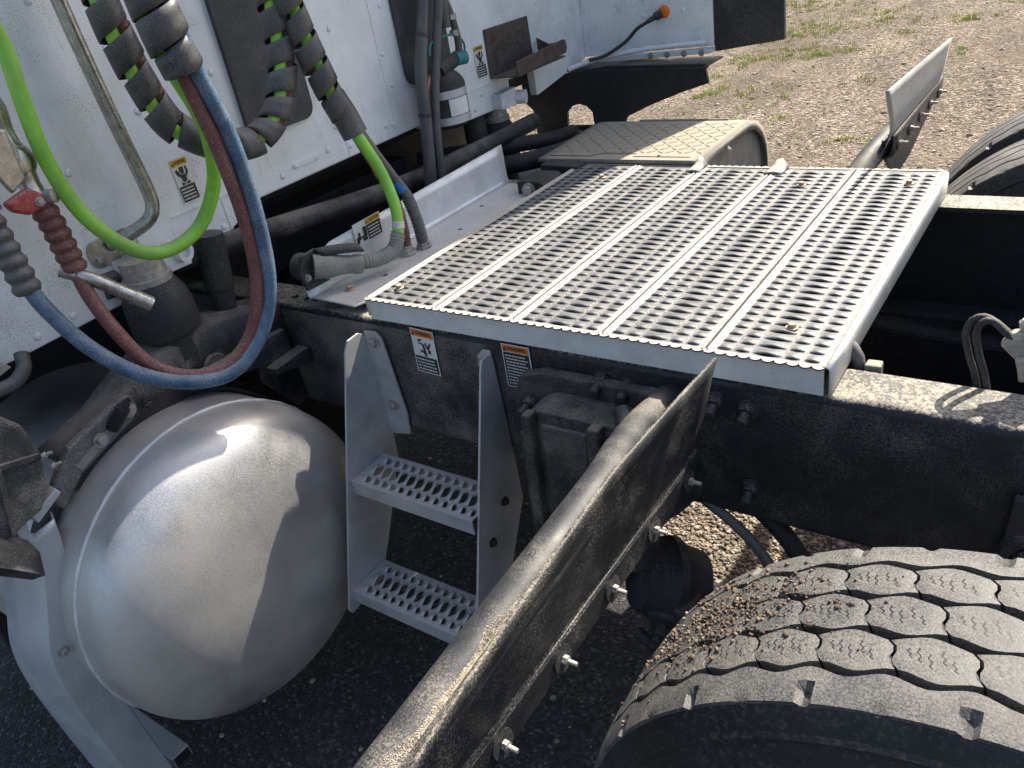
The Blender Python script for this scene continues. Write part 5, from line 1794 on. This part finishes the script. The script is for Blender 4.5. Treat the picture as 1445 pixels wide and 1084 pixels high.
# rim of the lid over the end wall
rim = [V(0.349, y, z - 0.012) for y, z in prof]
link("lid_rim", sheet_mesh("lid_rim", [[(0.346, y, z + 0.001) for y, z in prof], [(0.348, y - (0.012 if y > 1.2 else 0), z - 0.020) for y, z in prof]], 50), M_DIAM, bb, solid=0.004)
prism("latch_groove", [(-0.11, 0.892), (0.02, 0.892), (0.04, 0.915), (0.15, 0.915), (0.15, 0.918), (0.038, 0.918), (0.018, 0.895), (-0.11, 0.895)], 'z', 0.0095, 0.0150, M_DBLACK, bb, bevel=0)
prism("latch_groove", [(0.15, 0.893), (0.31, 0.893), (0.31, 0.896), (0.15, 0.896)], 'z', 0.0095, 0.0150, M_DBLACK, bb, bevel=0)
for p in ((-0.04, 0.905, 0.012), (0.22, 0.905, 0.012)):
    bolt(bb, p, (0, 0, 1), 0.8, M_STEEL)
bolt(bb, (0.35, 1.05, -0.012), (1, 0, 0), 1.0, M_STEEL)
box("rear_lip", (0.00, 0.28, 1.232, 1.240, 0.006, 0.020), M_BOX, bb)
# raised tread pattern of the lid: one low mark each
v0 = []
mk = mesh("grip_mark", [(-0.011, -0.0035, 0), (0.011, -0.0035, 0), (0.013, 0.0, 0.0018), (0.011, 0.0035, 0), (-0.011, 0.0035, 0), (-0.013, 0, 0.0018)], [(0, 1, 2, 5), (5, 2, 3, 4)])
mk.materials.append(M_DIAM)
for i in range(17):
    for j in range(10):
        x, y = -0.115 + i * 0.027, 0.935 + j * 0.028
        z = 0.010 + 0.004 * (y - 0.872) / 0.328 + 0.0042
        link("grip_mark", mk, None, bb, Matrix.Translation((x, y, z)) @ Matrix.Rotation(math.radians(45 if (i + j) % 2 else -45), 4, 'Z'))

mp = thing("fairing_mount", (-0.25, 1.55, -0.2), "black mounting plate with half round hole under the far cab corner", "mounting plate")
outer = [(-0.60, 0.10), (-0.42, 0.11), (-0.25, 0.128), (0.10, 0.118), (0.112, 0.06), (0.02, 0.035), (-0.10, -0.005), (-0.185, -0.04), (-0.20, -0.075), (-0.255, -0.115), (-0.56, -0.13), (-0.565, -0.01), (-0.60, 0.02)]
hole = [(-0.425, -0.065), (-0.422, -0.02), (-0.40, 0.0), (-0.37, 0.008), (-0.34, 0.0), (-0.318, -0.02), (-0.315, -0.065)]


def holed_plate(name, outer, hole, y0, y1, m, parent):
    """prism of a polygon with a hole, bridged into one outline."""
    k = max(range(len(outer)), key=lambda i: (abs(outer[i][0] - -0.40) < 0.2, -outer[i][1]))
    j = 0
    poly = outer[:k + 1] + [hole[j]] + hole[1:] + [hole[0], outer[k]] + outer[k + 1:]
    bm = bmesh.new()

    def loop(pts, y):
        return [bm.verts.new((x, y, z)) for x, z in pts]
    for y in (y0, y1):
        a, b = loop(outer, y), loop(hole, y)
        ea = [bm.edges.new((a[i], a[(i + 1) % len(a)])) for i in range(len(a))]
        eb = [bm.edges.new((b[i], b[(i + 1) % len(b)])) for i in range(len(b))]
        bmesh.ops.triangle_fill(bm, use_beauty=True, edges=ea + eb)
        if y == y0:
            A0, B0 = a, b
    for lo_, hi_ in ((A0, a), (B0, b)):
        n = len(lo_)
        for i in range(n):
            bm.faces.new((lo_[i], lo_[(i + 1) % n], hi_[(i + 1) % n], hi_[i]))
    bmesh.ops.recalc_face_normals(bm, faces=bm.faces)
    me = bpy.data.meshes.new(name)
    bm.to_mesh(me)
    bm.free()
    return link(name, me, m, parent)


holed_plate("plate", outer, hole, 1.50, 1.512, M_DARK, mp)
rows = [[(-0.42 + 0.53 * t, 1.50, 0.118 - 0.012 * t), (-0.42 + 0.53 * t, 1.515, 0.124 - 0.012 * t), (-0.42 + 0.53 * t, 1.63, 0.124 - 0.012 * t)] for t in np.linspace(0, 1, 6)]
link("top_ledge", sheet_mesh("top_ledge", rows, 50), M_BLACK, mp, solid=0.006)
prism("lower_ledge", [(-0.58, 1.45), (-0.2, 1.45), (-0.2, 1.52), (-0.58, 1.52)], 'z', -0.13, -0.118, M_DARK, mp)
bolt(mp, (0.09, 1.50, 0.085), (0, -1, 0), 1.3, M_DARK)

for lab, pts, r in (("thick black hose lying in the gap nearest the upright bracket plate", [(-0.55, 0.80, -0.02), (-0.32, 0.92, -0.03), (-0.20, 1.05, -0.03), (-0.22, 1.25, -0.05), (-0.35, 1.4, -0.08)], 0.028),
                    ("thick black hose lying farther back below the hinge eye, left of the battery box", [(-0.60, 0.88, 0.0), (-0.40, 1.0, 0.0), (-0.28, 1.18, -0.02), (-0.32, 1.36, -0.05)], 0.024)):
    bh = thing("black_hose", pts[1], lab, "hose", "thick black hoses by the battery box")
    tube("hose", pts, r, M_DARK, bh)

# ------------------------------------------------------------------ small things right of the deck
wl = thing("wire_loop", (1.07, 0.14, -0.08), "pair of dusty black wires looping up behind the near rail at the right edge", "wires")
tube("wire", [(1.088, 0.115, -0.22), (1.082, 0.114, -0.123), (1.073, 0.112, -0.053), (1.059, 0.112, -0.01), (1.052, 0.112, 0.022), (1.058, 0.112, 0.043), (1.071, 0.112, 0.050), (1.086, 0.112, 0.043), (1.104, 0.112, 0.028), (1.122, 0.112, 0.016)], 0.0048, M_RUBBER, wl, step=0.006)
tube("wire", [(1.100, 0.114, -0.22), (1.096, 0.109, -0.115), (1.085, 0.105, -0.046), (1.072, 0.104, -0.004), (1.065, 0.104, 0.028), (1.070, 0.104, 0.045), (1.082, 0.104, 0.049), (1.100, 0.104, 0.033), (1.120, 0.106, 0.018)], 0.0048, M_RUBBER, wl, step=0.006)
lc = thing("cast_clip", (1.12, 0.11, 0.0), "dusty grey cast clip holding the wires at the right picture edge", "clip")
prism("jaw", [(1.094, 0.016), (1.106, 0.036), (1.150, 0.046), (1.17, 0.01), (1.150, -0.030), (1.122, -0.038), (1.116, -0.006)], 'y', 0.100, 0.116, M_STEEL, lc, bevel=0.004, seg=3)
lathe("knob", [(0, 0.008), (0.010, 0.010), (0.015, 0.006)], (1.121, 0.108, 0.040), (0, 0, 1), M_STEEL, lc, 16)
prism("tooth", [(1.114, 0.004), (1.136, 0.008), (1.140, -0.024), (1.124, -0.028)], 'y', 0.088, 0.100, M_STEEL, lc, bevel=0.003)
ih = thing("black_hose", (0.91, 0.125, -0.1), "short black hose dipping behind the rail at the deck's right corner", "hose")
tube("hose", [(0.80, 0.20, -0.03), (0.88, 0.135, -0.022), (0.905, 0.122, -0.032), (0.918, 0.118, -0.065), (0.922, 0.118, -0.16)], 0.010, M_WRAP, ih)
nb = thing("spacer_block", (0.938, 0.112, -0.06), "dusty square block on the rail's inner edge right of the deck", "block")
prism("block", [(0.926, 0.103), (0.950, 0.104), (0.949, 0.125), (0.927, 0.124)], 'z', -0.075, -0.046, M_DIAM, nb, bevel=0.003)
ch = thing("brake_hose", (0.78, 0.0, -0.36), "ribbed black brake hose arching below the near rail towards the tyre", "hose")
ribbed("ribbed_sleeve", [(0.62, 0.06, -0.30), (0.696, 0.02, -0.310), (0.76, 0.005, -0.338), (0.805, -0.003, -0.375), (0.832, -0.008, -0.425), (0.84, -0.01, -0.50)], 0.0100, 0.0016, 0.0055, M_WRAP, ch)
tube("smooth_hose", [(0.66, 0.07, -0.29), (0.76, 0.05, -0.31), (0.84, 0.03, -0.36), (0.88, 0.02, -0.43), (0.885, 0.02, -0.55)], 0.016, M_DARK, ch)
lk = thing("rail_shackle", (1.16, 0.0, -0.3), "black round shackle on the near rail at the right edge above the tyre", "shackle")
lathe("ring", [(0, 0.040), (0.016, 0.042), (0.022, 0.036), (0.022, 0.024), (0.006, 0.022)], (1.175, 0.006, -0.245), (0, -1, 0), M_BLACK, lk, 32)
prism("hanger", [(1.145, -0.15), (1.20, -0.15), (1.21, -0.24), (1.14, -0.24)], 'y', -0.008, 0.007, M_BLACK, lk)
